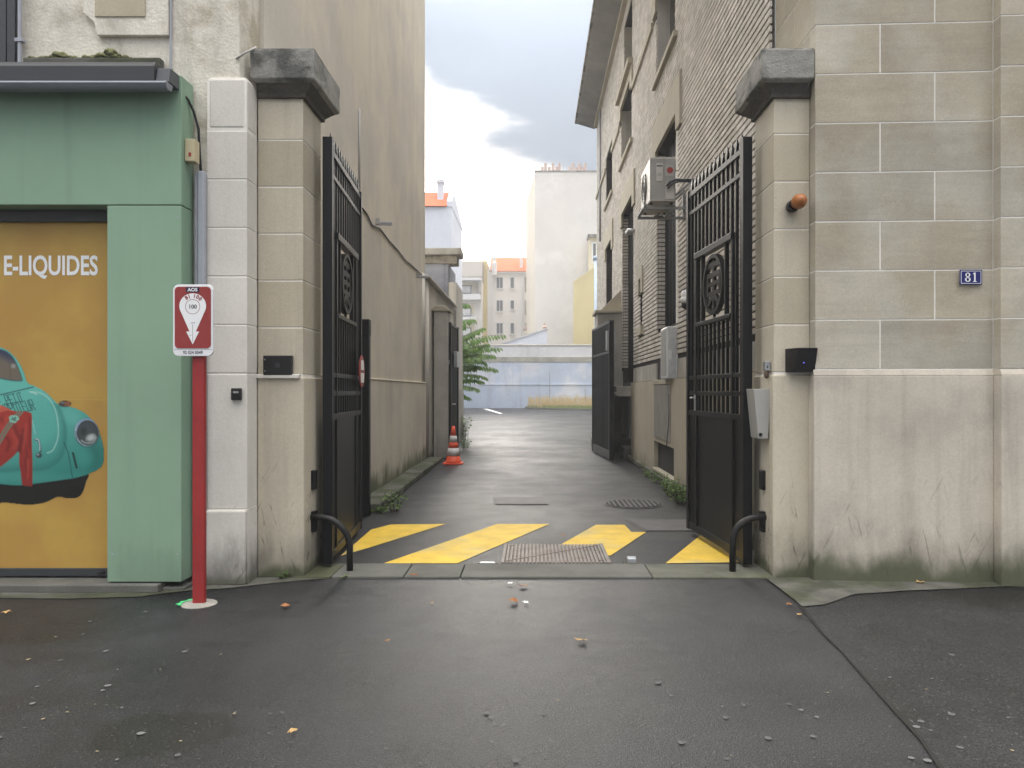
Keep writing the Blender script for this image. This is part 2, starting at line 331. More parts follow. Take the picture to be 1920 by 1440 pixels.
DEADL = M('dead_leaf', (.26, .10, .035), .7, .35, 20., 90, .3, .003, col2=(.34, .19, .08), c2sc=9.); DEADL2 = M('pale_dead_leaf', (.42, .27, .11), .7, .3, 20., 90, .3, .003)
# ==================================================================== GROUND
def sheet(name, mat, poly, z, parent=None, kind=None):
    me = bpy.data.meshes.new(name); me.from_pydata([(x, y, z) for x, y in poly], [], [tuple(range(len(poly)))]); me.materials.append(mat)
    bm = bmesh.new(); bm.from_mesh(me); bmesh.ops.recalc_face_normals(bm, faces=bm.faces)
    for f in bm.faces:
        if f.normal.z < 0: f.normal_flip()
    bm.to_mesh(me); bm.free()
    o = link(name, me, parent)
    if kind: o['kind'] = kind
    return o
ground = sheet('ground', ASPH2, [(-500, -500), (500, -500), (500, 900), (-500, 900)], -.06, kind='structure')
pav = sheet('pavement', ASPH, [(-14, -12), (14, -12), (14, 6.5), (2.1, 6.5), (2.1, 6.145), (-1.95, 6.145), (-1.95, 6.5), (-14, 6.5)], 0, kind='structure')
alley = sheet('alley_road', ASPH2, [(-2.25, 6.625), (2.17, 6.625), (2.17, 26), (7, 30), (14, 66.9), (-14, 66.9), (-6, 24.2), (-2.25, 24)], 0, kind='structure')
seam = [(1440, 1092), (1478, 1108), (1512, 1150), (1545, 1192), (1580, 1225), (1612, 1262), (1655, 1310), (1690, 1345), (1730, 1392), (1775, 1455)]
sg = [gp(*p) for p in seam]
sheet('asphalt_patch', ASPH3, sg+[(1.9, 1.2), (9, 1.2), (9, 6.1), (2.1, 6.1)], .004, pav)
m = MB(); lo = []; hi = []
for i, (x, y) in enumerate(sg[1:]):
    wd = R.choice((.006, .009, .007, .018, .010)); lo.append((x-wd, y-wd*.3, .008)); hi.append((x+wd*R.uniform(.5, 1.3), y+wd*.3, .008))
n = len(lo); m.add(lo+hi, [(i, n+i, n+i+1, i+1) for i in range(n-1)])
m.f = [f[::-1] for f in m.f]
m.build('tar_seam', M('tar_seam', (.014, .014, .013), .5, .2), pav)
strip = [gp(*p) for p in ((1436, 1086), (1470, 1112), (1505, 1140), (1548, 1136), (1600, 1117), (1700, 1110), (1800, 1106), (1930, 1100))]
sheet('cement_strip', GRIT, strip+[(4.6, 6.1), (2.0, 6.16)], .012, pav)
strip2 = [gp(*p) for p in ((-40, 1122), (120, 1124), (260, 1120), (320, 1112), (360, 1108), (430, 1104), (480, 1098), (560, 1090), (612, 1086))]
sheet('cement_strip', GRIT, strip2+[(-1.8, 6.2), (-4.6, 6.0)], .006, pav)
# threshold stones across the gateway
th = thing('threshold', None, None, (0, 6.385, 0)); th['kind'] = 'structure'
cuts = [-1.93, -1.62, px(766, 6.4), px(868, 6.4), px(1215, 6.4), 1.95]
for i in range(5):
    box('kerb_stone', CONCM if i in (0, 4) else CONC, th, cuts[i]+.004, 6.15, -.05, cuts[i+1]-.004, 6.62, .012+R.uniform(0, .006), .008)
# yellow hatching
def quadg(pts, z, name, mat, parent): return sheet(name, mat, pts, z, parent)
quadg([(-1.60, 8.62), (-.985, 8.66), (-1.60, 7.28), (-1.75, 6.98), (-1.75, 8.3)], .004, 'yellow_stripe', YPAINT, alley)
quadg([(-.408, 8.65), (.18, 8.65), (-.66, 6.68), (-1.297, 6.68)], .004, 'yellow_stripe', YPAINT, alley)
quadg([(.70, 8.60), (1.02, 8.60), (1.04, 8.16), (1.20, 8.16), (.705, 7.0), (.66, 7.0), (.66, 7.44), (.245, 7.44)], .004, 'yellow_stripe', YPAINT, alley)
quadg([(1.79, 8.1), (1.80, 6.72), (1.149, 6.68)], .004, 'yellow_stripe', YPAINT, alley)
quadg([gp(905, 766.5), gp(914, 766.5), gp(943, 775.6), gp(936, 775.6)], .005, 'parking_line', WPAINT, alley)
# stone specks, chewing gum and scraps trodden into the asphalt
m = MB()
for i in range(170):
    x, y = gp(R.uniform(-20, 1940), 1098+R.random()**.8*350); r = R.choice((.002, .003, .003, .004, .005, .008, .011)); e = R.uniform(.6, 1.2)
    k = 7; a0 = R.random()*6
    pts = [(x+r*math.cos(a0+j*2*math.pi/k)*R.uniform(.7, 1.2), y+r*e*math.sin(a0+j*2*math.pi/k)*R.uniform(.7, 1.2), .006) for j in range(k)]
    m.mi = R.choice((0, 0, 1, 2)); m.add(pts+[(x, y, .0075)], [(j, (j+1) % k, k) for j in range(k)])
for i in range(46):
    x, y = gp(R.uniform(-20, 1940), 1110+R.random()**.9*325); r = R.uniform(.009, .019); k = 9; a0 = R.random()*6
    pts = [(x+r*math.cos(a0+j*2*math.pi/k)*R.uniform(.75, 1.15), y+r*math.sin(a0+j*2*math.pi/k)*R.uniform(.75, 1.15), .006) for j in range(k)]
    m.mi = R.choice((0, 1, 1)); m.add(pts+[(x, y, .0066)], [(j, (j+1) % k, k) for j in range(k)])
o = m.build('pavement_specks', [plain('pale_grit', (.13, .13, .125), .9), plain('gum_grey', (.085, .085, .083), .8), plain('straw_bits', (.22, .18, .11), .8)]); tag(o, 'pale grit, gum spots and scraps scattered over the dark pavement', 'litter', kind='stuff')

# ==================================================================== RIGHT: corner building of cut stone
cb = thing('corner_building', 'stone corner building with pale mortar joints and smooth plinth right of the gateway', 'building', (2.222, 6.06, 0))
sh = lambda x, y, z: (x, y-.049*x, z)
def cbox(name, mat, x0, y0, z0, x1, y1, z1, bev=.004, par=None):
    mb = MB().box(x0-2.222, y0-6.06, z0, x1-2.222, y1-6.06, z1); mb.v = [(x, y-.049*x if y < .5 else y, z) for x, y, z in mb.v]
    return mb.build(name, mat, par or cb, bev)
cbox('wall', MORT, 2.2255, 6.0635, 0, 6.5, 12, 11, 0)
Z0, DZ, JT = 1.672, .387, .0065
XP = 3.585
for k in range(15):
    z0, z1 = Z0+DZ*k+JT, Z0+DZ*(k+1)-JT
    xj = px(1651 if k % 2 == 0 else 1751, 6.03)
    for x0, x1 in ((2.2225, xj), (xj, XP)):
        cbox('stone_block', STONE, x0+(JT if x0 > 2.3 else 0), 6.06, z0, x1-JT, 6.0632, z1, 0)
    cbox('stone_block', STONE, XP, 5.965, z0, 5.2 if k % 2 else 4.6, 6.058, z1, 0)
    if k % 2 == 0: cbox('stone_block', STONE, 4.6+2*JT, 5.965, z0, 5.8, 6.058, z1, 0)
    ys = (6.0635, 6.55, 7.05) if k % 2 else (6.0635, 6.8, 7.05)
    if k >= 5:
        for a, b in zip(ys, ys[1:]): box('stone_block', STONE, cb, 2.2226, a+(JT if a > 6.1 else 0), z0, 2.2254, b-JT, z1)
cbox('pilaster_core', MORT, XP+.003, 5.9685, Z0, 6.5, 6.06, 8, 0)
cbox('plinth', PLINTH, 2.205, 6.045, 0, XP-.003, 6.0634, Z0-.05, .008)
box('plinth', PLINTH, cb, 2.2052, 6.0637, 0, 2.2254, 6.163, Z0-.05)
for k in range(7): box('stone_block', STONE, cb, 2.2224, 6.0637, Z0+DZ*k+JT, 2.2252, 6.178, Z0+DZ*(k+1)-JT)
cbox('plinth', PLINTH, XP-.003, 5.95, 0, 6.5, 6.0634, Z0-.05, .008)
for x0, x1, y in ((2.205, XP-.003, 6.045), (XP-.003, 6.5, 5.95)):
    mb = MB().prism([(y-6.06, Z0-.05), (.0034, Z0-.05), (.0034, Z0-.004), (y+.014-6.06, Z0-.004)], x0-2.222, x1-2.222, 'x'); mb.v = [sh(*p) for p in mb.v]
    mb.build('plinth_cap', PLINTH, cb, .003)
# ==================================================================== GATE PILLARS
def pillar(label, x0, x1, zj, dz, cx0, cx1, side):
    r = thing('gate_pillar', label, 'pillar', ((x0+x1)/2, 6.45, 0))
    box('core', MORT, r, x0+.004, 6.184, 0, x1-.004, 6.70, 3.98)
    zs = [zj+dz*k for k in range(6)]+[3.98]
    for i, (a, b) in enumerate(zip(zs, zs[1:])):
        box('stone_block', PILLARD if i % 3 == 1 else PILLAR, r, x0, 6.18, a+.0035, x1, 6.704, b-.0035, .006)
    box('base', PILLAR, r, x0-(.012 if side > 0 else 0), 6.166, 0, x1+(.012 if side < 0 else 0), 6.71, zj-.02, .012)
    l = r.location
    mb = MB()
    e = .012
    def ring(x0, y0, x1, y1, z): return [(x0-l.x, y0-l.y, z), (x1-l.x, y0-l.y, z), (x1-l.x, y1-l.y, z), (x0-l.x, y1-l.y, z)]
    sx0 = x0-.03 if side > 0 else x0; sx1 = x1+.03 if side < 0 else x1
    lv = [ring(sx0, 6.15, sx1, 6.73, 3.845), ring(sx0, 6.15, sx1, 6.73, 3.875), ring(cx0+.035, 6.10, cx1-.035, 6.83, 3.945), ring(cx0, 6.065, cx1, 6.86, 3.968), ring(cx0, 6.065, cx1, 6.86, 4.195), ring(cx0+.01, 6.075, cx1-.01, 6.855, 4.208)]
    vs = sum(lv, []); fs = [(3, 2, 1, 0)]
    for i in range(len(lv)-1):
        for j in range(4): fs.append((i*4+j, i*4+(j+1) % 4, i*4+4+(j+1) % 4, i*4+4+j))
    fs.append((20, 21, 22, 23)); mb.add(vs, fs); mb.m = [1 if i < 9 else 0 for i in range(len(mb.f))]; c = mb.build('cap', [CAPST, CAPSHADE], r, .012)
    t = bpy.data.textures.new('chip', 'CLOUDS'); t.noise_scale = .09
    sb = c.modifiers.new('sub', 'SUBSURF'); sb.subdivision_type = 'SIMPLE'; sb.levels = sb.render_levels = 3
    d = c.modifiers.new('chip', 'DISPLACE'); d.texture = t; d.strength = .014; d.mid_level = .55; d.texture_coords = 'GLOBAL'
    hx = x1 if side < 0 else x0
    for z0, z1 in ((.33, .50), (.68, .84)):
        s = 1 if side < 0 else -1
        hb = box('hinge_bracket', BLACK, r, hx-s*.035, 6.36, z0, hx+s*.045, 6.44, z1, .006)
    return r
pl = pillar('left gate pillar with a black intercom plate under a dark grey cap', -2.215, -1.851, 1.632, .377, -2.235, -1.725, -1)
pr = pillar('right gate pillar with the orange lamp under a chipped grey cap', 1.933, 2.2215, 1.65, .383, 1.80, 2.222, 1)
MB().prism([(-.185, 1.60), (.16, 1.60), (.17, 1.635), (-.185, 1.635)], -.31, -.27, 'y').build('broken_ledge', WHITEST, pl, .006)

# ==================================================================== IRON GATES
bar_cache = {}
def gate(label, loc, ang, knob):
    g = thing('iron_gate', label, 'gate', loc, ang)
    L = 1.66
    def b(n, x0, x1, z0, z1, t=.022, bev=.003, mat=BLACK): return MB().box(x0, -t, z0, x1, t, z1).build(n, mat, g, bev)
    b('hinge_stile', -.035, .045, .04, 3.64, .04); b('lock_stile', L-.06, L, .05, 3.60, .03)
    s1, s2 = .30, 1.36
    b('inner_stile', s1-.025, s1+.025, .06, 2.90, .024); b('inner_stile', s2-.025, s2+.025, .06, 2.90, .024)
    xs = [(.045, s1-.025), (s1+.025, s2-.025), (s2+.025, L-.06)]
    b('top_rail', .045, L-.06, 3.525, 3.575, .022); b('upper_rail', .045, L-.06, 3.335, 3.375, .02)
    for z in (1.617, 1.457):
        for x0, x1 in xs: b('middle_rail', x0, x1, z, z+.04, .02)
    for x0, x1 in xs:
        b('panel_rail', x0, x1, 1.25, 1.30, .024); b('panel', x0, x1, .13, 1.25, .008); b('bottom_rail', x0, x1, .06, .13, .024)
    def bar(x, z0, z1, spike=False, t=.0135):
        k = (round(z1-z0, 3), spike)
        if k not in bar_cache:
            mb = MB(); h = z1-z0
            if spike:
                e = h-.13
                mb.add([(-t,-t,0),(t,-t,0),(t,t,0),(-t,t,0),(-t,-t,e),(t,-t,e),(t,t,e),(-t,t,e),(-t*1.9,-t*.8,e+.05),(t*1.9,-t*.8,e+.05),(t*1.9,t*.8,e+.05),(-t*1.9,t*.8,e+.05),(0,0,h)],
                       [(3,2,1,0)]+[(i,(i+1)%4,4+(i+1)%4,4+i) for i in range(4)]+[(4+i,4+(i+1)%4,8+(i+1)%4,8+i) for i in range(4)]+[(8+i,8+(i+1)%4,12) for i in range(4)])
            else: mb.box(-t, -t, 0, t, t, h)
            me = bpy.data.meshes.new('bar'); me.from_pydata(mb.v, [], mb.f); me.materials.append(BLACK); bar_cache[k] = me
        o = link('bar', bar_cache[k], g); o.location = (x, 0, z0)
    nb_ = 13
    for i in range(nb_):
        x = .045+(L-.105)*(i+.5)/nb_
        mid = s1-.02 < x < s2+.02
        zz = 2.90 if mid else 1.657
        bar(x, zz, 3.335); bar(x, 3.375, 3.525); bar(x, 3.575, 3.725, True)
        if abs(x-s1) < .035 or abs(x-s2) < .035: continue
        if mid: bar(x, 1.657, 2.15)
        bar(x, 1.497, 1.617); bar(x, 1.30, 1.457)
    b('panel_frame', s1-.02, s2+.02, 2.84, 2.90, .036); b('panel_frame', s1+.025, s2-.025, 2.15, 2.19, .03)
    cx, cz, rr = .83, 2.515, .287
    b('emblem_post', cx-rr-.075, cx-rr-.045, 2.19, 2.84, .02); b('emblem_post', cx+rr+.045, cx+rr+.075, 2.19, 2.84, .02)
    em = MB(); n = 40
    vs = []; fs = []
    for j in range(n):
        a = 2*math.pi*j/n
        for r_, y in ((rr, -.025), (rr, .025), (rr-.034, .025), (rr-.034, -.025)): vs.append((cx+r_*math.cos(a), y, cz+r_*math.sin(a)))
    for j in range(n):
        for q in range(4): fs.append((j*4+q, j*4+(q+1) % 4, ((j+1) % n)*4+(q+1) % 4, ((j+1) % n)*4+q))
    em.add(vs, [f[::-1] for f in fs]); ring = em.build('ring', BLACKW, g, 0)
    e = MB(); t = .014
    def eb(x0, z0, x1, z1): e.box(cx+x0, -t, cz+z0, cx+x1, t, cz+z1)
    eb(-.012, .215, .012, .245); eb(-.17, .165, .17, .215); eb(-.025, .120, .025, .165)
    eb(-.19, .07, .19, .12); eb(-.19, -.06, -.145, .07); eb(.145, -.06, .19, .07); eb(-.025, .03, .025, .07); eb(-.145, -.01, .145, .03); eb(-.025, -.06, .025, -.01); eb(-.19, -.10, .19, -.06)
    eb(-.022, -.245, .022, -.10)
    for s in (-1, 1): e.prism([(cx+s*.022, cz-.10), (cx+s*.075, cz-.10), (cx+s*.175, cz-.185), (cx+s*.13, cz-.205), (cx+s*.022, cz-.135)], -t, t, 'y')
    e.build('emblem', BLACKW, ring)
    b('ring_stub', cx-.012, cx+.012, 2.19, cz-rr+.004, .012)
    if knob:
        h = MB().box(s2-.02, .024, 1.30, s2+.02, .032, 1.46).tube([(s2, .03, 1.43), (s2, .075, 1.43), (s2-.09, .078, 1.432)], .009, 8).build('handle', METAL, g, smooth=False)
    return g
gate('left black iron gate leaf with the round sign on it', (-1.735, 6.5, 0), math.atan2(1.65, -.11), False)
gate('right black iron gate leaf with a lever handle, beside the grey letter box', (1.80, 6.5, 0), math.atan2(1.65, -.15), True)
o = MB().box(-.055, -.05, 0, .055, .05, 2.33).box(-.06, -.055, 2.16, .06, .055, 2.36).build('gate_post', BLACK, None, .012); o.location = (-2.02, 9.25, 0); tag(o, 'short black square post standing behind the left gate leaf', 'post')
s = thing('round_sign', 'round red and white no entry style sign hung on the left gate', 'sign', (-1.775, 7.92, 1.70), math.atan2(1.65, -.11)-math.pi/2)
MB().lathe([(.155, 0), (.165, .004), (.165, .012), (.155, .014)], n=36, axis='x').build('disc', REDP, s)
for z, hh in ((.065, .05), (-.065, .05)): MB().prism([(-.09, z-hh), (.09, z-hh), (.105 if z < 0 else .07, z+hh), (-.105 if z < 0 else -.07, z+hh)], .0145, .0175, 'x').build('white_field', WHT, s)
# bent wheel guards
def guard(label, xs, xe):
    s = 1 if xe > xs else -1; P = [(xs-s*.02, 6.36, .455), (xs+s*.06, 6.355, .458)]
    rad = abs(xe-xs)-.05
    for k in range(1, 10):
        a = math.pi/2*k/9; P.append((xe-s*rad+s*rad*math.sin(a), 6.35, .458-rad*.95*(1-math.cos(a))))
    P.append((xe, 6.35, -.02))
    o = MB().tube(P, .027, 14).build('wheel_guard', BLACKW, None, smooth=True); tag(o, label, 'guard rail')
guard('bent black steel tube guarding the foot of the left gate pillar', -1.83, -1.515)
guard('bent black steel tube guarding the foot of the right gate pillar', 1.915, 1.645)

# ==================================================================== SMALL THINGS ON THE PILLARS
def bx_thing(name, label, cat, mat, x0, y0, z0, x1, y1, z1, bevel=.006):
    cx, cy = (x0+x1)/2, (y0+y1)/2; o = MB().box(x0-cx, y0-cy, 0, x1-cx, y1-cy, z1-z0).build(name, mat, None, bevel); o.location = (cx, cy, z0); return tag(o, label, cat)
Y = 6.16
ic = thing('intercom', 'flat black intercom plate with round button on the left pillar', 'intercom', (px(522, Y), 6.165, pz(685, Y)))
MB().box(-.115, -.03, -.078, .115, .012, .078).build('plate', BPLAS, ic, .005)
MB().lathe([(.020, -.034), (.020, -.031), (.012, -.0305)], n=16, axis='y').build('button', DGREY, ic)
for sx in (-1,): 
    for sz in (-1, 1): MB().lathe([(.005, -.033), (.005, -.030)], (sx*.1, 0, sz*.045), 8, 'y').build('screw', METAL, ic)
kr = thing('card_reader', 'small black card reader on the pale stone pilaster', 'reader', (px(443, 5.93), 5.95, pz(739, 5.93)))
MB().box(-.04, -.03, -.046, .04, 0, .046).build('casing', BPLAS, kr, .008); MB().box(-.02, -.033, .008, .02, -.0305, .022).build('slot', GSHEET, kr)
wl = thing('warning_lamp', 'orange flashing lamp on a black bracket on the right pillar', 'lamp', (px(1484, Y), 6.17, pz(388, Y)))
MB().lathe([(.045, 0), (.05, -.02), (.05, -.055), (.042, -.06)], n=20, axis='y').build('base', BPLAS, wl)
MB().lathe([(.052, -.0605), (.056, -.08), (.058, -.115), (.050, -.15), (.030, -.172), (.006, -.18)], (.028, 0, .02), 24, 'y').build('dome', ORAN, wl, smooth=True)
kp = thing('keypad', 'black wedge shaped keypad housing with blue light on the right pillar', 'keypad', (px(1500, Y), 6.175, pz(676, Y)))
MB().add([(-.115, 0, -.095), (.085, 0, -.095), (.09, 0, .095), (-.115, 0, .095), (-.072, -.10, -.095), (.088, -.10, -.095), (.094, -.15, .095), (-.062, -.15, .095)],
         [(0, 1, 2, 3), (4, 7, 6, 5), (0, 4, 5, 1), (1, 5, 6, 2), (2, 6, 7, 3), (3, 7, 4, 0)]).build('housing', BPLAS, kp, .004)
bm_ = bpy.data.materials.new('blue_led'); bm_.use_nodes = True; bp_ = bm_.node_tree.nodes['Principled BSDF']; bp_.inputs['Base Color'].default_value = (.02, .02, .3, 1); bp_.inputs['Emission Color'].default_value = (.15, .15, 1, 1); bp_.inputs['Emission Strength'].default_value = 2.5
MB().lathe([(.005, -.12), (.005, -.108)], (-.006, 0, -.02), 10, 'y').build('indicator', bm_, kp)
lb = thing('letter_box', 'pale grey sheet metal letter box on the side of the right pillar', 'letter box', (1.93, 6.42, pz(822, 6.3)))
MB().prism([(-.10, 0), (-.02, 0), (-.0, .405), (-.14, .405)], -.17, .09, 'y').shear(lambda x, y, z: (x+.0, y, z)).build('casing', GSHEET, lb, .004)
MB().lathe([(.014, -.181), (.014, -.171)], (-.085, 0, .035), 14, 'y').build('lock', BPLAS, lb)
ks = thing('key_switch', 'small grey key switch with a hanging padlock on the right pillar', 'key switch', (1.925, 6.27, pz(690, 6.2)))
MB().box(-.045, -.03, -.02, 0, .03, .055).build('casing', METAL, ks, .004); MB().box(-.03, -.034, 0, -.022, -.0305, .02).build('slot', BPLAS, ks); MB().lathe([(.004, -.085), (.02, -.07), (.024, -.045), (.018, -.022)], (-.025, 0, 0), 12).build('padlock', RUST, ks)
np_ = thing('house_number', 'small blue enamel house number plate 81 on the stone wall', 'number plate', (px(1820, 5.98), 5.975, pz(520, 5.98)))
MB().box(-.088, 0, -.058, .088, .006, .058).build('plate', ENBLUE, np_, .003)
b_ = MB()
for x0, z0, x1, z1 in ((-.078, .046, .078, .0495), (-.078, -.0495, .078, -.046), (-.0785, -.046, -.075, .046), (.075, -.046, .0785, .046)): b_.box(x0, -.0015, z0, x1, -.0002, z1)
b_.build('border', WHT, np_)
o8 = MB()
def loop(cx, cz, rx, rz, tx, tz, n=22):
    vs = []; fs = []
    for j in range(n):
        a = 2*math.pi*j/n
        for ax, az, y in ((rx, rz, -.0018), (rx-tx, rz-tz, -.0018)): vs.append((cx+ax*math.cos(a), y, cz+az*math.sin(a)))
    for j in range(n): fs.append((2*j, 2*((j+1) % n), 2*((j+1) % n)+1, 2*j+1))
    o8.add(vs, fs)
loop(-.026, .0185, .019, .0175, .0105, .005); loop(-.026, -.0175, .0215, .0185, .0115, .005)
for q in ((.014, -.036, .042, -.031), (.0225, -.031, .0345, .036)): o8.add([(q[0], -.0018, q[1]), (q[2], -.0018, q[1]), (q[2], -.0018, q[3]), (q[0], -.0018, q[3])], [(0, 1, 2, 3)])
o8.add([(.0225, -.0018, .036), (.0225, -.0018, .027), (.013, -.0018, .022), (.013, -.0018, .026)], [(0, 3, 2, 1)])
o8.build('digits', WHT, np_)
# ==================================================================== LEFT: green shopfront with printed shutter
XR = -2.632
sf = thing('shopfront', 'green panelled shopfront with ochre printed shutter under a dark awning box', 'shop front', (-4, 5.85, 0))
box('fascia_panel', GREEN, sf, -7.5, 5.75, 2.893, XR, 5.955, 3.86, .004)
box('side_panel', GREEN, sf, px(201, 5.75), 5.75, .072, XR, 5.955, 2.886, .004)
box('side_panel', GREEN, sf, -7.5, 5.75, .072, -6.9, 5.955, 2.886, .004)
box('backing', DGREY, sf, -7.4, 5.97, .03, XR-.02, 6.0, 3.8)
box('roller_box', BPLAS, sf, -6.9, 5.90, 2.80, px(201, 5.75), 5.968, 2.888)
shu = box('shutter', YEL, sf, -6.9, 5.935, .135, px(190, 5.75), 5.965, 2.81)
box('base_rail', DGREY, sf, -6.9, 5.91, .075, px(201, 5.75)-.002, 5.966, .135, .004)
h = box('handle', BPLAS, sf, px(184, 5.9), 5.885, .10, px(196, 5.9), 5.909, .115, .003)
box('stone_sill', CONC, sf, -7.5, 5.70, 0, px(302, 5.75), 5.966, .062, .01)
box('stone_sill', CONC, sf, px(303, 5.75), 5.76, 0, px(350, 5.8), 5.966, .03, .008)
lx = sf.location
aw = MB().prism([(5.575, 3.745), (5.748, 3.745), (5.748, 3.862), (5.955, 3.864), (5.955, 3.925), (5.61, 3.90), (5.575, 3.86)], -7.5, px(292, 5.6), 'x'); aw.v = [(x-lx.x, y-lx.y, z) for x, y, z in aw.v]
aw.build('awning_box', DGREY, sf, .006)
aw = MB().prism([(5.585, 3.745), (5.748, 3.745), (5.748, 3.858), (5.61, 3.855)], px(292, 5.6)+.003, -2.645, 'x'); aw.v = [(x-lx.x, y-lx.y, z) for x, y, z in aw.v]
aw.build('awning_end', plain('slate_grey_cap', (.055, .06, .07), .45), sf, .006)
aw = MB().prism([(5.555, 3.70), (5.57, 3.685), (5.64, 3.69), (5.66, 3.742), (5.555, 3.742), (5.54, 3.725)], -7.5, -2.65, 'x'); aw.v = [(x-lx.x, y-lx.y, z) for x, y, z in aw.v]
aw.build('awning_bar', GBAR, sf, .004)
for x, z in ((px(211, 5.75), .28), (px(333, 5.75), .28), (px(333, 5.75), 2.80), (px(211, 5.75), 1.6), (px(333, 5.75), 1.6)): MB().lathe([(.006, -.0025), (.006, .001)], (x-lx.x, 5.75-lx.y, z), 10, 'y').build('rivet', PIPE, sf)
MB().box(-6.9-lx.x, 5.9335-lx.y, 1.43, px(201, 5.9)-lx.x, 5.936-lx.y, 1.433).build('shutter_joint', plain('pale_ochre_joint', lin((196, 160, 90)), .5), shu).parent = shu
# lettering on the shutter
YP = 5.935
me = textmesh('E-LIQUIDES', .150, .60, .024, 'LEFT'); xs_ = [v.co.x for v in me.vertices]; wdt = max(xs_)-min(xs_); k = .724/wdt
for v in me.vertices: v.co.x = (v.co.x-min(xs_) if False else v.co.x)*k
mn = min(v.co.x for v in me.vertices); me.materials.append(WHT)
t_ = link('lettering', me, shu); t_.location = (px(8, YP)-mn-lx.x, YP-.003-lx.y, pz(515, YP)); t_.rotation_euler = (math.radians(90), 0, 0)
# the printed picture: a teal car with a red jacket on its bonnet, painted into vertex colours of one flat printed foil
U = np.arange(-420, 909, 6.0); V = np.arange(20, 1400, 6.0); gu, gv = np.meshgrid(U, V)
fold = gu < -60; pu = np.where(fold, -120-gu, gu)
rng = np.random.RandomState(3)
img = np.zeros(gu.shape+(3,)); alpha = np.zeros(gu.shape)
def cr(pts, n=8, closed=True):
    P = np.array(pts, float); N = len(P); out = []
    for i in range(N if closed else N-1):
        p0, p1, p2, p3 = (P[(i-1) % N], P[i], P[(i+1) % N], P[(i+2) % N]) if closed else (P[max(i-1, 0)], P[i], P[i+1], P[min(i+2, N-1)])
        for t in np.linspace(0, 1, n, endpoint=False): out.append(.5*((2*p1)+(-p0+p2)*t+(2*p0-5*p1+4*p2-p3)*t*t+(-p0+3*p1-3*p2+p3)*t**3))
    if not closed: out.append(P[-1])
    return np.array(out)
def dist(P, closed=True):
    d = np.full(pu.shape, 1e9); N = len(P)
    for i in range(N if closed else N-1):
        a, b = P[i], P[(i+1) % N]; ab = b-a; L = max((ab**2).sum(), 1e-9)
        t = np.clip(((pu-a[0])*ab[0]+(gv-a[1])*ab[1])/L, 0, 1); d = np.minimum(d, np.hypot(pu-a[0]-t*ab[0], gv-a[1]-t*ab[1]))
    return d
def inside(P):
    c = np.zeros(pu.shape, bool); N = len(P)
    for i in range(N):
        (x1, y1), (x2, y2) = P[i], P[(i+1) % N]
        if y1 == y2: continue
        c ^= ((y1 > gv) != (y2 > gv)) & (pu < (x2-x1)*(gv-y1)/(y2-y1)+x1)
    return c
def blend(m, c):
    global img, alpha
    c = np.array(lin(c)) if not isinstance(c, np.ndarray) else c
    img = img*(1-m[..., None])+c*m[..., None]; alpha = np.maximum(alpha, (m > .4)*1.0)
def fillp(pts, c, soft=4, sm=True, on=None):
    P = cr(pts) if sm else np.array(pts, float); d = dist(P); s = np.where(inside(P), d, -d); m = np.clip(s/(2*soft)+.5, 0, 1)
    if on is not None: m = m*on
    blend(m, c); return m
def stroke(pts, wd, c, soft=3, sm=True, op=1.0, on=None):
    P = cr(pts, closed=False) if sm and len(pts) > 2 else np.array(pts, float); m = np.clip((wd/2-dist(P, False))/(2*soft)+.5, 0, 1)*op
    if on is not None: m = m*on
    blend(m, c)
def ell(cx, cy, rx, ry, c, soft=3, rot=0, op=1, on=None):
    ca, sa = math.cos(rot), math.sin(rot); x = (pu-cx)*ca+(gv-cy)*sa; y = -(pu-cx)*sa+(gv-cy)*ca
    s = (1-np.hypot(x/rx, y/ry))*min(rx, ry); m = np.clip(s/(2*soft)+.5, 0, 1)*op
    if on is not None: m = m*on
    blend(m, c); return m
def grad(c0, c1, t):
    t = np.clip(t, 0, 1)[..., None]; return np.array(lin(c0))*(1-t)+np.array(lin(c1))*t
fillp([(-90, 1150), (0, 1180), (300, 1170), (720, 1100), (724, 1200), (690, 1290), (640, 1322), (560, 1324), (490, 1312), (380, 1360), (240, 1378), (60, 1362), (-90, 1350)], (20, 19, 14))
body = fillp([(-90, 40), (0, 48), (60, 70), (120, 120), (165, 180), (205, 260), (235, 345), (290, 372), (350, 402), (420, 455), (480, 515), (520, 548), (570, 548), (640, 562), (720, 605), (790, 675), (840, 765), (870, 860), (880, 960), (872, 1030), (840, 1075), (760, 1115), (640, 1150), (500, 1172), (300, 1200), (150, 1215), (0, 1203), (-90, 1195)],
             grad((104, 192, 178), (48, 134, 124), (gv-420)/760+(pu-300)/2600))
hood = cr([(-90, 330), (60, 345), (230, 362), (290, 378), (350, 408), (420, 462), (480, 535), (530, 650), (550, 760), (545, 880), (510, 980), (430, 1050), (330, 1078), (200, 1078), (-90, 1020)])
hin = inside(hood); hd = dist(hood)
blend(np.clip(1-hd/60, 0, 1)*hin*.55*(gv > 520), (38, 112, 106)); blend(np.clip(1-hd/26, 0, 1)*(~hin)*body*.6*(gv > 540), (34, 104, 98))
ell(330, 700, 150, 190, (92, 180, 166), 60, .2, .7, hin*1.0); ell(620, 650, 75, 50, (108, 190, 178), 30, .5, .6, body); ell(800, 960, 60, 130, (36, 108, 100), 40, 0, .7, body); ell(200, 1150, 420, 40, (78, 160, 148), 26, 0, .5, body)
ell(730, 985, 60, 60, (70, 160, 146), 30, 0, .5, body)
stroke([(250, 425), (330, 432), (400, 470), (452, 540), (482, 630), (494, 740), (488, 820), (465, 885), (440, 925), (400, 942)], 9, (176, 224, 212), 4, op=.75)
stroke([(262, 428), (290, 434), (312, 446)], 12, (190, 226, 214), 5, op=.8)
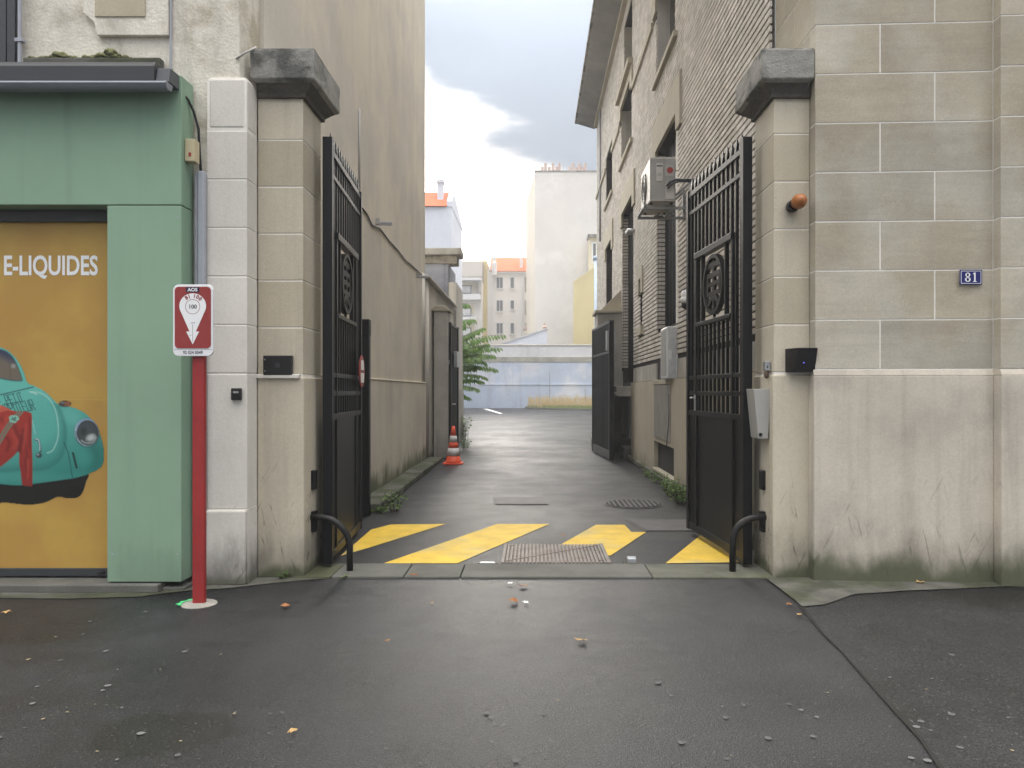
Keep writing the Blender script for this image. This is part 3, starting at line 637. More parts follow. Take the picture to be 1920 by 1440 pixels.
stroke([(290, 375), (350, 405), (420, 457), (480, 520)], 7, (150, 205, 192), 3, op=.7)
fillp([(-90, 62), (0, 64), (60, 85), (110, 130), (150, 200), (190, 312), (182, 338), (100, 335), (0, 318), (-90, 312)], (60, 100, 100))
ws = fillp([(-90, 70), (0, 72), (55, 92), (102, 135), (142, 203), (180, 308), (172, 328), (100, 325), (0, 308), (-90, 302)], grad((62, 66, 92), (116, 106, 92), (gv-90-.5*pu)/70))
ell(115, 208, 20, 18, (165, 165, 160), 8, 0, .8, ws); stroke([(85, 190), (88, 320)], 6, (86, 80, 72), 3, op=.6)
stroke([(-40, 462), (60, 438), (285, 385)], 8, (26, 62, 62), 2, False)
FONTS = {'L': [[(0, 1), (0, 0), (1, 0)]], 'E': [[(1, 1), (0, 1), (0, 0), (1, 0)], [(0, .5), (.8, .5)]], 'P': [[(0, 0), (0, 1), (1, 1), (1, .5), (0, .5)]], 'T': [[(0, 1), (1, 1)], [(.5, 1), (.5, 0)]],
         'I': [[(.5, 0), (.5, 1)]], 'V': [[(0, 1), (.5, 0), (1, 1)]], 'A': [[(0, 0), (.15, 1), (.85, 1), (1, 0)], [(.1, .4), (.9, .4)]], 'O': [[(0, 0), (0, 1), (1, 1), (1, 0), (0, 0)]],
         'U': [[(0, 1), (0, 0), (1, 0), (1, 1)]], 'R': [[(0, 0), (0, 1), (1, 1), (1, .5), (0, .5)], [(.45, .5), (1, 0)]], ' ': []}
def word(s, x, y, wd, hh, sl, lean, adv):
    for ch in s:
        for st in FONTS[ch]: stroke([(x+p[0]*wd+lean*(p[1]-1)*-1*hh*.0+(1-p[1])*lean, y+(1-p[1])*hh+p[0]*wd*sl) for p in st], 7, (26, 66, 66), 2, False, .92)
        x += adv*(.6 if ch == 'I' else 1); y += adv*sl*(.6 if ch == 'I' else 1)
word('LE PETIT', -62, 478, 22, 84, -.20, 34, 32); word('VAPOTEUR', -2, 536, 24, 84, -.16, 34, 35)
ell(550, 526, 56, 28, (72, 66, 62), 4); ell(572, 526, 30, 20, (150, 96, 66), 8, 0, .9); ell(525, 516, 18, 8, (140, 150, 150), 5, 0, .6)
ell(736, 772, 106, 122, (30, 84, 82), 8, -.1, .8); ell(734, 768, 103, 117, (168, 186, 198), 3, -.12); ell(742, 772, 93, 107, (44, 52, 56), 4, -.12)
stroke([(655, 720), (690, 672), (750, 656), (800, 680)], 14, (120, 150, 190), 5, op=.7); stroke([(640, 760), (655, 840), (700, 880)], 10, (60, 90, 96), 4, op=.8)
lens = ell(744, 776, 88, 101, (62, 70, 72), 6, -.1); ell(725, 750, 60, 70, (76, 84, 86), 30, 0, .7, lens); ell(768, 812, 38, 26, (196, 202, 198), 12, -.4, .95); stroke([(690, 838), (730, 858), (785, 852), (812, 812)], 12, (176, 186, 184), 6, op=.75); ell(705, 760, 26, 34, (40, 46, 48), 12, 0, .8)
stroke([(617, 942), (648, 1066)], 17, (16, 42, 40), 2, False); stroke([(540, 850), (570, 925), (590, 1010), (612, 1145)], 7, (24, 72, 70), 2)
stroke([(275, 668), (300, 782)], 10, (140, 200, 194), 3, False); stroke([(300, 828), (325, 838), (340, 890), (343, 930)], 17, (52, 74, 78), 3); stroke([(302, 824), (326, 834), (337, 880), (338, 920)], 8, (196, 212, 214), 3); ell(330, 962, 26, 22, (58, 66, 68), 4); ell(322, 955, 9, 8, (160, 170, 172), 3)
jk = fillp([(-90, 556), (-20, 540), (40, 552), (110, 585), (200, 590), (258, 602), (272, 640), (270, 800), (274, 1000), (274, 1205), (258, 1222), (200, 1215), (186, 1190), (176, 1100), (164, 1030), (160, 930), (110, 975), (0, 1062), (-90, 1100)], grad((172, 58, 46), (140, 40, 34), (gv-560)/700+(pu)/1500))
fillp([(-90, 546), (-20, 536), (30, 548), (80, 575), (108, 588), (60, 584), (0, 598), (-90, 602)], (205, 96, 74), 4)
for P_, wd in ((((125, 715), (150, 790), (182, 820), (172, 880), (158, 930)), 34), (((196, 745), (182, 830), (166, 930)), 22), (((210, 870), (230, 960), (214, 1010), (226, 1110)), 14), (((250, 640), (258, 760), (250, 900)), 16), (((40, 800), (80, 850), (60, 920)), 24), (((10, 650), (40, 700)), 20)): stroke(P_, wd, (104, 26, 24), wd*.45, op=.62, on=jk)
for P_, wd in ((((100, 760), (140, 850), (120, 900)), 26), (((222, 700), (214, 800), (200, 900)), 18), (((240, 1000), (236, 1150)), 14), (((60, 640), (20, 740)), 26)): stroke(P_, wd, (196, 78, 62), wd*.5, op=.5, on=jk)
stroke([(178, 592), (120, 655), (60, 735), (0, 835), (-40, 900)], 40, (96, 140, 118), 2, on=jk); stroke([(178, 592), (120, 655), (60, 735), (0, 835), (-40, 900)], 20, (150, 60, 50), 2, on=jk); stroke([(178, 592), (120, 655), (60, 735), (0, 835), (-40, 900)], 4, (110, 170, 150), 2, on=jk)
fillp([(76, 640), (96, 622), (146, 626), (166, 654), (130, 690), (86, 682)], (140, 196, 176), 2, False)
stroke([(98, 666), (108, 642), (116, 660), (100, 654)], 6, (36, 70, 64), 2, False); stroke([(120, 672), (124, 642), (138, 646), (124, 658), (140, 672)], 6, (36, 70, 64), 2, False)
img *= (1+rng.normal(0, .03, gu.shape))[..., None]
vi = -np.ones(gu.shape, int); quads = []
H, Wd = gu.shape
ok = alpha > .5; cell = ok[:-1, :-1] & ok[1:, :-1] & ok[:-1, 1:] & ok[1:, 1:]
used = np.zeros(gu.shape, bool)
for dy in (0, 1):
    for dx in (0, 1): used[dy:H-1+dy, dx:Wd-1+dx] |= cell
idx = np.cumsum(used.ravel()).reshape(used.shape)-1
xs3 = px(gu/4.5, YP)[used]-lx.x; zs3 = pz(640+gv/4.5, YP)[used]
verts = np.stack([xs3, np.full(xs3.shape, YP-.0022-lx.y), zs3], 1)
jj, ii = np.nonzero(cell); faces = np.stack([idx[jj, ii], idx[jj+1, ii], idx[jj+1, ii+1], idx[jj, ii+1]], 1)
me = bpy.data.meshes.new('car_print'); me.from_pydata(verts.tolist(), [], faces.tolist())
at = me.color_attributes.new('print', 'FLOAT_COLOR', 'POINT'); cc = np.ones((len(verts), 4)); cc[:, :3] = np.clip(img[used]*.80, 0, 1); at.data.foreach_set('color', cc.ravel())
g = G('printed_foil'); a_ = g.t.nodes.new('ShaderNodeAttribute'); a_.attribute_name = 'print'; g.fin(a_.outputs['Color'], .5, 0, .35); me.materials.append(g.m)
tag(link('car_print', me, shu), 'printed picture of a teal vintage car with a red jacket over its bonnet')

# ==================================================================== LEFT: old stone facade and pale pilaster
ob = thing('stone_building', 'weathered old stone facade above the shop with a pale painted pilaster', 'building', (-3, 6.0, 0))
box('wall', OLDST, ob, -7.5, 5.975, 0, -2.285, 6.42, 12)
XA, XB = px(387, 5.95), -2.215
zs = [1.636+.3755*k for k in range(7)]; zs[-1] = 3.94
box('pilaster_core', MORT, ob, XA+.004, 5.955, .3, XB-.004, 6.17, 3.90)
for a, b in zip(zs, zs[1:]): box('stone_block', WHITEST, ob, XA, 5.95, a+.002, XB, 6.175, b-.002, .007 if b < 3.9 else .035)
box('pilaster_shaft', WHITEST, ob, XA, 5.95, .585, XB, 6.175, 1.633, .01)
box('pilaster_foot', WHITEST, ob, XA-.01, 5.925, 0, px(460, 5.93), 6.16, .58, .015)
box('pilaster_foot', WHITEST, ob, px(460, 5.93)+.003, 5.948, 0, XB+.003, 6.165, .584, .012)
for x0, z0, x1, z1, y in ((px(178, 5.9), pz(60, 5.9), -2.78, pz(-60, 5.9), 5.93), ): pass
rp = MB()
rp.prism([(px(150, 5.9), 4.42), (px(160, 5.9), 4.385), (px(171, 5.9), 4.345), (px(177, 5.9), 4.245), (px(311, 5.9), 4.245), (px(311, 5.9), 5.6), (px(150, 5.9), 5.6)], 5.935, 5.974, 'y')
rp.v = [(x+3, y-6, z) for x, y, z in rp.v]; rp.build('relief_panel', OLDST, ob, .006)
box('relief_field', M('sandy_relief', (.46, .40, .29), .9, .12, 2., 40, .3), ob, px(174, 5.9), 5.925, 4.385, px(269, 5.9), 5.934, 5.6, .004)
box('window_frame', DGREY, ob, px(-150, 5.9), 5.95, 3.93, px(33, 5.95), 5.973, 5.6, .004)
for i in range(10): box('shutter_slat', M('dark_slat', (.05, .053, .06), .6, .2) if i == 0 else bpy.data.materials['dark_slat'], ob, px(27-17*i-15, 5.93), 5.935, 3.96, px(27-17*i, 5.93), 5.949, 5.6, .003)
ms = MB()
for i in range(150):
    x = px(R.choice((R.uniform(45, 240), R.gauss(200, 18), R.gauss(104, 6))), 5.9); hump = math.exp(-((x-px(200, 5.9))/.07)**2)+.6*math.exp(-((x-px(104, 5.9))/.05)**2); r = R.uniform(.018, .034)+.014*hump*R.random()
    ms.lathe([(r, 0), (r*.8, r*.6), (r*.3, r*.95)], (x, R.uniform(5.925, 5.972), 4.058+R.uniform(-.006, .012)+.05*hump*R.random()), 7)
ms.v = [(x+3, y-6, z) for x, y, z in ms.v]
tag(ms.build('moss_cushion', M('moss', (.17, .175, .08), .95, .35, 9., 90, .8, .01), ob, smooth=True), 'moss growing on the ledge over the awning', kind='stuff')
box('ledge', GRIT, ob, px(42, 5.9), 5.90, 3.93, px(300, 5.9), 5.973, 4.062, .012)
o = MB().tube([(px(38, 5.93), 5.93, 6), (px(37, 5.93), 5.93, 4.3), (px(37, 5.93), 5.93, 3.94)], .014, 10).box(px(30, 5.93), 5.91, 4.19, px(45, 5.93), 5.955, 4.215).build('drain_pipe', PIPE, None, smooth=False); tag(o, 'thin pale drain pipe beside the dark window above the awning', 'pipe')
o = MB().tube([(px(318, 5.93), 5.955, 6), (px(317, 5.93), 5.955, 3.93)], .009, 8).build('cable_duct', PIPE); tag(o, 'thin grey cable duct running up the stone facade above the awning end', 'pipe')
jb = thing('junction_box', 'beige junction box fixed to the side of the green shopfront', 'junction box', (-2.60, 5.85, pz(281, 5.8)))
MB().box(-.03, -.05, -.085, .045, .04, .085).build('casing', BEIGE, jb, .006); MB().box(.0, -.0525, -.05, .02, -.0505, -.02).build('button', RED, jb)
P = [(-2.63, 5.82, pz(180, 5.8)), (px(352, 5.85), 5.86, pz(187, 5.85)), (px(362, 5.88), 5.89, pz(208, 5.88)), (px(371, 5.9), 5.91, pz(240, 5.9)), (px(374, 5.92), 5.925, pz(290, 5.92)), (px(376, 5.92), 5.93, pz(330, 5.92))]
tag(MB().tube(P, .010, 8).build('cable', BPLAS, smooth=True), 'black cable looping from the green fascia down to the grey duct', 'cable')
tag(MB().box(px(366, 5.92), 5.90, .02, px(372, 5.92), 5.95, pz(324, 5.92)).box(px(373, 5.92), 5.885, .02, px(386, 5.92), 5.948, pz(322, 5.92)).build('duct_cover', PIPE, None, .012), 'tall grey metal duct cover between the shop and the pale pilaster', 'duct')
P = [(px(440, 5.94), 5.965, pz(104, 5.9)), (px(455, 5.94), 5.96, pz(94, 5.9)), (px(470, 6.0), 6.04, pz(88, 6)), (px(478, 6.1), 6.12, pz(86, 6.1))]
tag(MB().tube(P, .008, 6).build('wire', GSHEET, smooth=True), 'pale loose wire by the stone corner next to the left pillar cap', 'cable')

# ==================================================================== HYDRANT MARKER SIGN
hs = thing('marker_sign', 'red and white hydrant marker sign on a red post in front of the pilaster', 'sign', (px(374, 5.41), 5.41, 0))
MB().box(-.042, -.022, 0, .042, .022, 1.86).build('post', RED, hs, .006)
def rrect(x0, z0, x1, z1, r, n=6):
    out = []
    for cx, cz, a0 in ((x1-r, z1-r, 0), (x0+r, z1-r, 90), (x0+r, z0+r, 180), (x1-r, z0+r, 270)):
        for i in range(n+1): a = math.radians(a0+90*i/n); out.append((cx+r*math.cos(a), cz+r*math.sin(a)))
    return out
ZB = pz(668, 5.38); PWd, PH = .140, .500; ox = px(363.5, 5.38)-hs.location.x
pt_ = MB().prism(rrect(ox-PWd, ZB, ox+PWd, ZB+PH, .04), -.045, -.023, 'y').build('plate', plain('white_sign_plate', (.74, .74, .75), .4), hs, .004)
MB().prism(rrect(ox-.126, ZB+.055, ox+.126, ZB+.484, .028), -.0475, -.0455, 'y').build('red_field', REDP, hs)
d = []
zc = ZB+.350
for i in range(-20, 201, 10): a = math.radians(i); d.append((ox+.093*math.cos(a), zc+.088*math.sin(a)))
d += [(ox-.022, ZB+.172), (ox-.045, ZB+.172), (ox, ZB+.082), (ox+.045, ZB+.172), (ox+.022, ZB+.172)]
MB().prism(d, -.0492, -.0478, 'y').build('white_drop', WHT, hs)
MB().prism([(ox-.046, ZB+.447), (ox+.046, ZB+.447), (ox+.046, ZB+.481), (ox-.046, ZB+.481)], -.0505, -.0495, 'y').build('dark_label', NAVY, hs)
wx, wy = hs.location.x, hs.location.y
text('AOS', WHT, hs, wx+ox, wy-.0512, ZB+.452, .024, 1.05, .03)
for ch, a in zip('BI 100', (34, 18, 4, -10, -27, -44)):
    r_ = .062; t_ = text(ch, REDP, hs, wx+ox+r_*1.05*math.sin(math.radians(-a)), wy-.0500, zc-.004+r_*math.cos(math.radians(-a)), .026, 1, .04, rot=math.radians(-a))
c = MB(); n = 32
c.add([(ox+q*math.cos(2*math.pi*j/n), -.0500, zc-.005+q*math.sin(2*math.pi*j/n)) for j in range(n) for q in (.052, .049)], [(2*j, 2*((j+1) % n), 2*((j+1) % n)+1, 2*j+1) for j in range(n)]); c.build('circle', REDP, hs)
text('100', GREYT, hs, wx+ox, wy-.0502, zc-.018, .028, 1, .03)
text('1,00 M', GREYT, hs, wx+ox, wy-.0502, ZB+.228, .0085, 1, .01); text('0,30', GREYT, hs, wx+ox-.016, wy-.0502, ZB+.142, .006, 1, .01)
MB().box(ox-.0012, -.0498, ZB+.10, ox+.0012, -.0495, ZB+.222).build('arrow_line', GREYT, hs)
text('92 024 0049', GREYT, hs, wx+ox, wy-.0465, ZB+.015, .024, .82, .02); MB().box(ox-.134, -.0465, ZB+.047, ox+.134, -.0455, ZB+.0485).build('rule', GREYT, hs)
MB().lathe([(.12, 0), (.115, .006), (.06, .012)], (0, 0, .001), 20).build('mortar_foot', PATCH, hs)
gm = MB(); n = 14
gm.add([(q*math.cos(math.radians(95+i*9)), q*math.sin(math.radians(95+i*9))*.9, .010) for i in range(n) for q in (.118, .135+.012*(i % 3))], [(2*i, 2*i+1, 2*i+3, 2*i+2) for i in range(n-1)]); gm.build('green_spray_paint', plain('green_spray', (.08, .55, .20), .6), hs)

# ==================================================================== LEFT SIDE OF THE ALLEY
WX = -2.25
tb = thing('party_wall_building', 'tall plain plaster building along the left side of the alley', 'building', (-6, 11, 0))
box('wall', PLAST, tb, -12, 6.43, 1.668, WX, 15.98, 16)
box('wall_base', PLAST, tb, -12, 6.43, 0, WX+.018, 15.99, 1.655)
box('ledge', PLAST, tb, -12, 6.43, 1.656, WX+.026, 15.995, 1.674, .006)
for y in (15.55, 15.72): MB().tube([(WX+6, y-11, 1.69), (WX+6, y-11, 3.9)], .035, 8).build('rain_stain_pipe', PLAST2, tb, smooth=True)
kl = thing('kerb_ledge', 'mossy low stone kerb running along the foot of the left wall', 'kerb', (-2.1, 13, 0))
ys = [9.52, 11.25, 13.1, 14.6, 16.4]
for i in range(4): box('kerb_stone', MOSSK, kl, WX+.02, ys[i]+.006, 0, -1.90-.02*(i > 0)-.02*(i > 2), ys[i+1]-.006, .105-.012*(i % 2), .02)
o = MB().tube([(px(677, 9.9), 9.9, pz(205, 9.9)), (px(677, 9.9), 9.9, pz(372, 9.9))], .013, 8).build('conduit', GSHEET, None, smooth=True); o.location.x = (WX+.012)-px(677, 9.9); tag(o, 'thin pale vertical conduit on the tall plaster wall above the left gate', 'pipe')
for (x, y, L, lab) in ((699, 419, .75, 'small strip light on a bracket high on the left wall, nearest the street'), (777, 519, .55, 'small strip light on the left wall near its far end')):
    Yw = 2.25*F/(1000-(x+ (6 if x < 720 else 4))); a = thing('wall_light', lab, 'lamp', (WX+.03, Yw, pz(y, Yw)), 0, 'strip lights on the left wall')
    MB().box(-.03, -.03, -.02, .02, .03, .07).build('bracket', GSHEET, a); MB().box(.02, -.035, -.014, .20, .035, .022).build('tube_housing', METAL, a, .006); MB().box(.025, -.03, -.026, .19, .03, -.0145).build('diffuser', plain('lamp_diffuser', (.55, .57, .6), .3), a, .004)
P = [(675, 385), (689, 403), (697, 422), (712, 428), (730, 452), (745, 468), (760, 488), (772, 497), (785, 510), (797, 522)]
pts = []
for x, y in P: Yw = 2.24*F/(1000-x); pts.append((WX+.012, Yw, pz(y, Yw)))
tag(MB().tube(pts, .011, 6).build('cable', BPLAS, smooth=True), 'dark cable sagging along the tall plaster wall between the strip lights', 'cable')
an = thing('low_annex', 'low grey plaster annex with a sloped coping beyond the tall left wall', 'building', (-5, 19, 0))
box('wall', PLAST2, an, -10, 16.0, 0, -2.27, 21.9, 3.86)
MB().prism([(-2.16+5, 3.865), (-2.16+5, 3.915), (-5, 4.5), (-5, 3.865)], -2.998, 2.9, 'y').build('coping', PLAST2, an, .01)
for y in (16.12, 16.32): MB().tube([(2.745, y-19, .1), (2.745, y-19, 3.8)], .04, 8).build('down_pipe', PLAST2, an, smooth=True)
p2 = thing('inner_pillar', 'grey plaster pillar with rounded cap carrying the inner left gate', 'pillar', (-2.06, 17.4, 0))
MB().box(-.17, -.2, 0, .15, .3, 3.28).build('shaft', CONCB, p2, .02)
MB().prism([(-.21, 3.285), (.19, 3.285), (.19, 3.32), (.10, 3.40), (-.10, 3.42), (-.21, 3.34)], -.24, .34, 'y').build('cap', LINT, p2, .012)
FRZ = M('rough_grey_frieze', (.33, .30, .25), .95, .3, 4., 14, .8, .02, col2=(.20, .18, .15), c2sc=5.)
pb = thing('parapet_building', 'grey stained outbuilding with an overhanging stone slab beyond the annex', 'building', (-4, 23, 0))
box('wall', M('stained_blue_grey_render', (.33, .345, .39), .9, .18, 1., 25, .3, .006, streak=.3, col2=(.20, .21, .25), c2sc=.8), pb, -9, 21.92, 0, -2.42, 23.9, 5.12)
box('side_wall', PLAST2, pb, -2.418, 21.95, 0, -2.2, 23.95, 4.6)
box('side_base', CONCB, pb, -2.418, 21.94, 0, -2.17, 23.97, 1.55)
box('frieze', FRZ, pb, -9, 21.86, 5.125, -2.17, 22.5, 5.36, .03); box('slab', CONCB, pb, -9, 21.75, 5.363, -2.05, 22.6, 5.55, .02)
def small_gate(label, hinge, tip, H, kind):
    ang = math.atan2(tip[1]-hinge[1], tip[0]-hinge[0]); L = math.hypot(tip[1]-hinge[1], tip[0]-hinge[0])
    g = thing('side_gate', label, 'gate', (hinge[0], hinge[1], 0), ang)
    def b(n, x0, x1, z0, z1, t, mat=BLACK, y0=0, bev=.004): return MB().box(x0, y0-t, z0, x1, y0+t, z1).build(n, mat, g, bev)
    b('stile', 0, .07, .03, H, .04); b('stile', L-.10, L, .03, H, .05); b('top_rail', .07, L-.10, H-.05, H, .03); b('bottom_rail', .07, L-.10, .03, .22, .03); b('middle_rail', .07, L-.10, H*.77, H*.77+.05, .03)
    n = int((L-.17)/.155)
    for i in range(n):
        x = .07+(L-.17)*(i+.5)/n; b('bar', x-.02, x+.02, .22, H*.77, .025, bev=0); b('bar', x-.02, x+.02, H*.77+.05, H-.05, .025, bev=0)
    if kind: b('sheet', .07, L-.10, .22, H-.05, .004); 
    return g, L
g2, L2 = small_gate('inner right black slatted gate standing open towards the street', (1.47, 18.8), (1.66, 16.3), 3.0, True)
MB().box(L2-.17, .052, H0 := 2.36, L2-.02, .10, H0+.42).build('lock_box', METAL, g2, .006); MB().box(L2-.09, .051, 1.28, L2-.03, .058, 1.62).build('lock_plate', METAL, g2); MB().tube([(L2-.06, .055, 1.45), (L2-.06, .11, 1.45), (L2-.19, .115, 1.46)], .012, 8).build('handle', METAL, g2)
MB().box(L2-.17, -.10, H0, L2-.02, -.052, H0+.42).build('lock_box', METAL, g2, .006)
g3, L3 = small_gate('inner left black gate with a grey letter box folded along the wall', (-1.89, 17.35), (-1.87, 18.8), 3.05, False)
MB().box(.45, -.12, 2.05, 1.1, -.045, 2.42).build('letter_box', METAL, g3, .006); MB().tube([(.12, -.04, 1.2), (.12, -.1, 1.2), (.25, -.1, 1.2)], .012, 8).build('handle', METAL, g3)
MB().box(-.05, .0, 2.10, 0, .12, 2.20).build('hinge', METAL, g3)

# traffic cone
tc_ = thing('traffic_cone', 'orange traffic cone with two white bands by the kerb', 'traffic cone', (px(850, 15.8), 15.8, 0))
MB().prism(rrect(-.20, -.20, .20, .20, .05), 0, .035).build('base', CONEO, tc_, .012)
z = [.035, .17, .33, .45, .58, .78]; r = lambda q: .155-.125*(q-.035)/.745
for i in range(5):
    mb = MB(); e = .003 if i in (1, 3) else 0
    mb.lathe([(r(z[i])+e+(.02 if i == 0 else 0), z[i])]+([(r(z[i]+.03)+.0, z[i]+.03)] if i == 0 else [])+[(r(z[i+1])+e, z[i+1])], n=28)
    mb.build('white_band' if i in (1, 3) else 'cone_body', CONEW if i in (1, 3) else CONEO, tc_, smooth=True)
for o_ in tc_.children:
    if o_.type == 'MESH' and o_.name.startswith(('white', 'cone')): o_.data.shade_flat() if False else None

# ==================================================================== THINGS SET IN THE ROAD
dg = thing('drain_grate', 'rusty ribbed metal drain grate in the gateway between two yellow stripes', 'grate', (.195, 7.01, .004))
MB().box(-.475, -.40, 0, .475, .42, .006).build('plate', RUST, dg, .002)
for x0, y0, x1, y1 in ((-.475, -.40, -.445, .42), (.44, -.40, .475, .42)): MB().box(x0, y0, .0063, x1, y1, .024).build('edge_bar', IRON, dg, .003)
me_ = None
for i in range(26):
    x = -.425+.85*i/25
    if me_ is None: o = MB().box(-.011, -.39, .0065, .011, .41, .022).build('rib', IRON, dg, .003); me_ = o.data
    else: o = link('rib', me_, dg, .003)
    o.location.x = x
MB().prism([(-.44, -.36), (-.44, -.335), (.40, .335), (.40, .31)], .0222, .0255).build('weld_bar', RUST, dg)
for x, y in ((-.40, -.32), (-.40, .34), (.40, -.32), (.40, .34)): MB().box(x-.02, y-.02, .0225, x+.02, y+.02, .027).build('bolt', RUST, dg, .004)
def cover(label, pts, mat, cat='manhole cover', z=.006):
    cx = sum(p[0] for p in pts)/len(pts); cy = sum(p[1] for p in pts)/len(pts)
    t = thing('manhole_cover', label, cat, (cx, cy, 0)); loc = [(x-cx, y-cy) for x, y in pts]
    MB().prism([(x*1.0, y*1.0) for x, y in loc], 0, z).build('frame', COVER, t, .002)
    MB().prism([(x*.93, y*.93) for x, y in loc], z+.0003, z+.006).build('lid', mat, t, .003)
    return t, loc
cover('rectangular worn manhole cover in the middle of the alley', [gp(928, 947), gp(1030, 947), gp(1022, 933), gp(924, 933)], COVER)
t, _ = cover('round gridded manhole cover near the weeds at the right wall', [(gp(1188, 946)[0]+.40*math.cos(a*math.pi/14), gp(1188, 946)[1]+.40*math.sin(a*math.pi/14)) for a in range(28)], COVER)
for i in range(-5, 6):
    wv = math.sqrt(max(.36**2-(i*.065)**2, 0)); MB().box(-wv, i*.065-.012, .0125, wv, i*.065+.012, .022).build('rib', COVER, t, .003)
    MB().box(i*.065-.012, -wv, .0128, i*.065+.012, wv, .0215).build('rib', COVER, t, .003)
cover('grey cement slab cover beside the foot of the right gate', [gp(1210, 997), gp(1312, 997), gp(1312, 975), gp(1172, 975)], COVER, 'cover')
st = thing('gate_stop', 'small flat bright metal gate stop left of the grate', 'gate stop', (px(914, 6.62), 6.63, .012)); MB().box(-.065, -.02, 0, .065, .02, .012).build('plate', METAL, st, .004); MB().box(-.085, -.012, 0, -.066, .012, .008).build('ear', RUST, st); MB().box(.066, -.012, 0, .085, .012, .008).build('ear', RUST, st)
st = thing('gate_stop', 'upright curved metal gate stop right of the grate', 'gate stop', (px(1184, 6.65), 6.66, .012)); MB().prism([(-.04, 0), (.03, 0), (.03, .05), (.0, .058), (-.04, .045)], -.04, .04, 'x').build('block', METAL, st, .008); MB().box(-.07, -.05, -.004, .07, .05, .004).build('foot', GRIT, st, .002)
# ==================================================================== RIGHT SIDE OF THE ALLEY: brick building
BX, MX, BD = 2.17, 2.194, .245                    # brick face, mortar plane, depth of the reveals
bb = thing('brick_building', 'pale grey brick building with stone lintels and deep eaves along the right of the alley', 'building', (5, 16, 0))
YA, YE, ZT = 7.06, 26.3, 10.72
holes = [(11.6, 13.5, 2.54, 5.68), (16.7, 18.75, 1.70, 5.78), (11.8, 13.55, 6.95, 8.42), (17.0, 19.0, 7.05, 8.42), (11.7, 13.45, 8.85, 10.3), (16.9, 18.4, 8.78, 10.2), (15.35, 15.66, 2.80, 3.75), (21.2, 23.0, 2.6, 5.7), (21.2, 23.0, 7.0, 8.42)]
ycut = sorted({YA, YE, *[h[0] for h in holes], *[h[1] for h in holes]}); zcut = sorted({0, ZT, *[h[2] for h in holes], *[h[3] for h in holes]})
inh = lambda y, z: any(h[0] < y < h[1] and h[2] < z < h[3] for h in holes)
m = MB(); ox, oy = 5, 16
for a, b in zip(ycut, ycut[1:]):
    for c, d in zip(zcut, zcut[1:]):
        if not inh((a+b)/2, (c+d)/2): m.add([(MX-ox, a-oy, c), (MX-ox, a-oy, d), (MX-ox, b-oy, d), (MX-ox, b-oy, c)], [(0, 1, 2, 3)])
for y0, y1, z0, z1 in holes:
    x0, x1 = MX-ox, MX+BD-ox
    for q in ([(x0, y1-oy, z0), (x0, y1-oy, z1), (x1, y1-oy, z1), (x1, y1-oy, z0)], [(x0, y0-oy, z0), (x1, y0-oy, z0), (x1, y0-oy, z1), (x0, y0-oy, z1)], [(x0, y0-oy, z1), (x1, y0-oy, z1), (x1, y1-oy, z1), (x0, y1-oy, z1)], [(x0, y0-oy, z0), (x0, y1-oy, z0), (x1, y1-oy, z0), (x1, y0-oy, z0)]): m.add(q, [(0, 1, 2, 3)])
m.add([(MX-ox, YE-oy, 0), (MX-ox, YE-oy, ZT), (4, YE-oy, ZT), (4, YE-oy, 0)], [(0, 1, 2, 3)]); m.add([(MX-ox, YA-oy, ZT), (4, YA-oy, ZT), (4, YE-oy, ZT), (MX-ox, YE-oy, ZT)], [(0, 1, 2, 3)])
m.build('mortar_wall', MORTD, bb)
# bricks, course by course, stopping at openings, lintels and the string course
LB, PC = .222, .0761
solid = [(h[0]-.01, h[1]+.01, h[2]-.01, h[3]+.01) for h in holes]
solid += [(11.25, 13.85, 5.68, 6.22), (11.25, 11.62, 5.42, 5.7), (13.48, 13.85, 5.42, 5.7), (16.4, 19.05, 5.78, 6.25), (16.4, 16.72, 5.5, 5.8), (18.73, 19.05, 5.5, 5.8), (11.3, 13.86, 8.42, 8.85), (16.75, 19.3, 8.42, 8.78), (11.3, 11.64, 8.15, 8.43), (13.52, 13.86, 8.15, 8.43), (16.75, 17.1, 8.17, 8.43), (18.96, 19.3, 8.17, 8.43), (15.15, 15.86, 3.75, 3.98), (15.15, 15.36, 3.45, 3.76), (15.65, 15.86, 3.45, 3.76), (15.15, 15.86, 2.60, 2.80), (20.9, 23.3, 5.7, 6.2)]
bricks = []
c0 = int(1.99/PC)+1
for c in range(c0, int(10.66/PC)):
    z = c*PC
    if abs(z-8.10) < .09: continue
    zz = z+.034; off = (c % 2)*.5
    i0 = int(YA/LB)-1
    for i in range(i0, int(YE/LB)+2):
        y0, y1 = (i-off)*LB, (i+1-off)*LB
        y0, y1 = max(y0, YA), min(y1, YE)
        for s_ in solid:
            if s_[2] < zz < s_[3] and y1 > s_[0] and y0 < s_[1]:
                if y0 >= s_[0] and y1 <= s_[1]: y1 = y0; break
                if y0 < s_[0]: y1 = min(y1, s_[0])
                else: y0 = max(y0, s_[1])
        if y1-y0 < .03: continue
        bricks.append((y0+.0035, y1-.0035, z+.0095, z+PC-.0125))
def vis(bk):
    y, z = (bk[0]+bk[1])/2, (bk[2]+bk[3])/2; X = VX+BX*F/y; Yp = VY-(z-EYE)*F/y
    if not (0 < Yp < 720 and 1000 < X < 1455): return 0
    if X > 1288 and Yp > 366-(X-1294)*.88: return 0
    if X > 1380 and Yp > 70: return 0
    if 1205 < X < 1296 and 294 < Yp < 410: return 0
    return (bk[3]-bk[2])*(bk[1]-bk[0])/y**3
order = sorted(range(len(bricks)), key=lambda i: -vis(bricks[i])); near = set(i for i in order[:300] if vis(bricks[i]) > 0)
bm_cache = {}
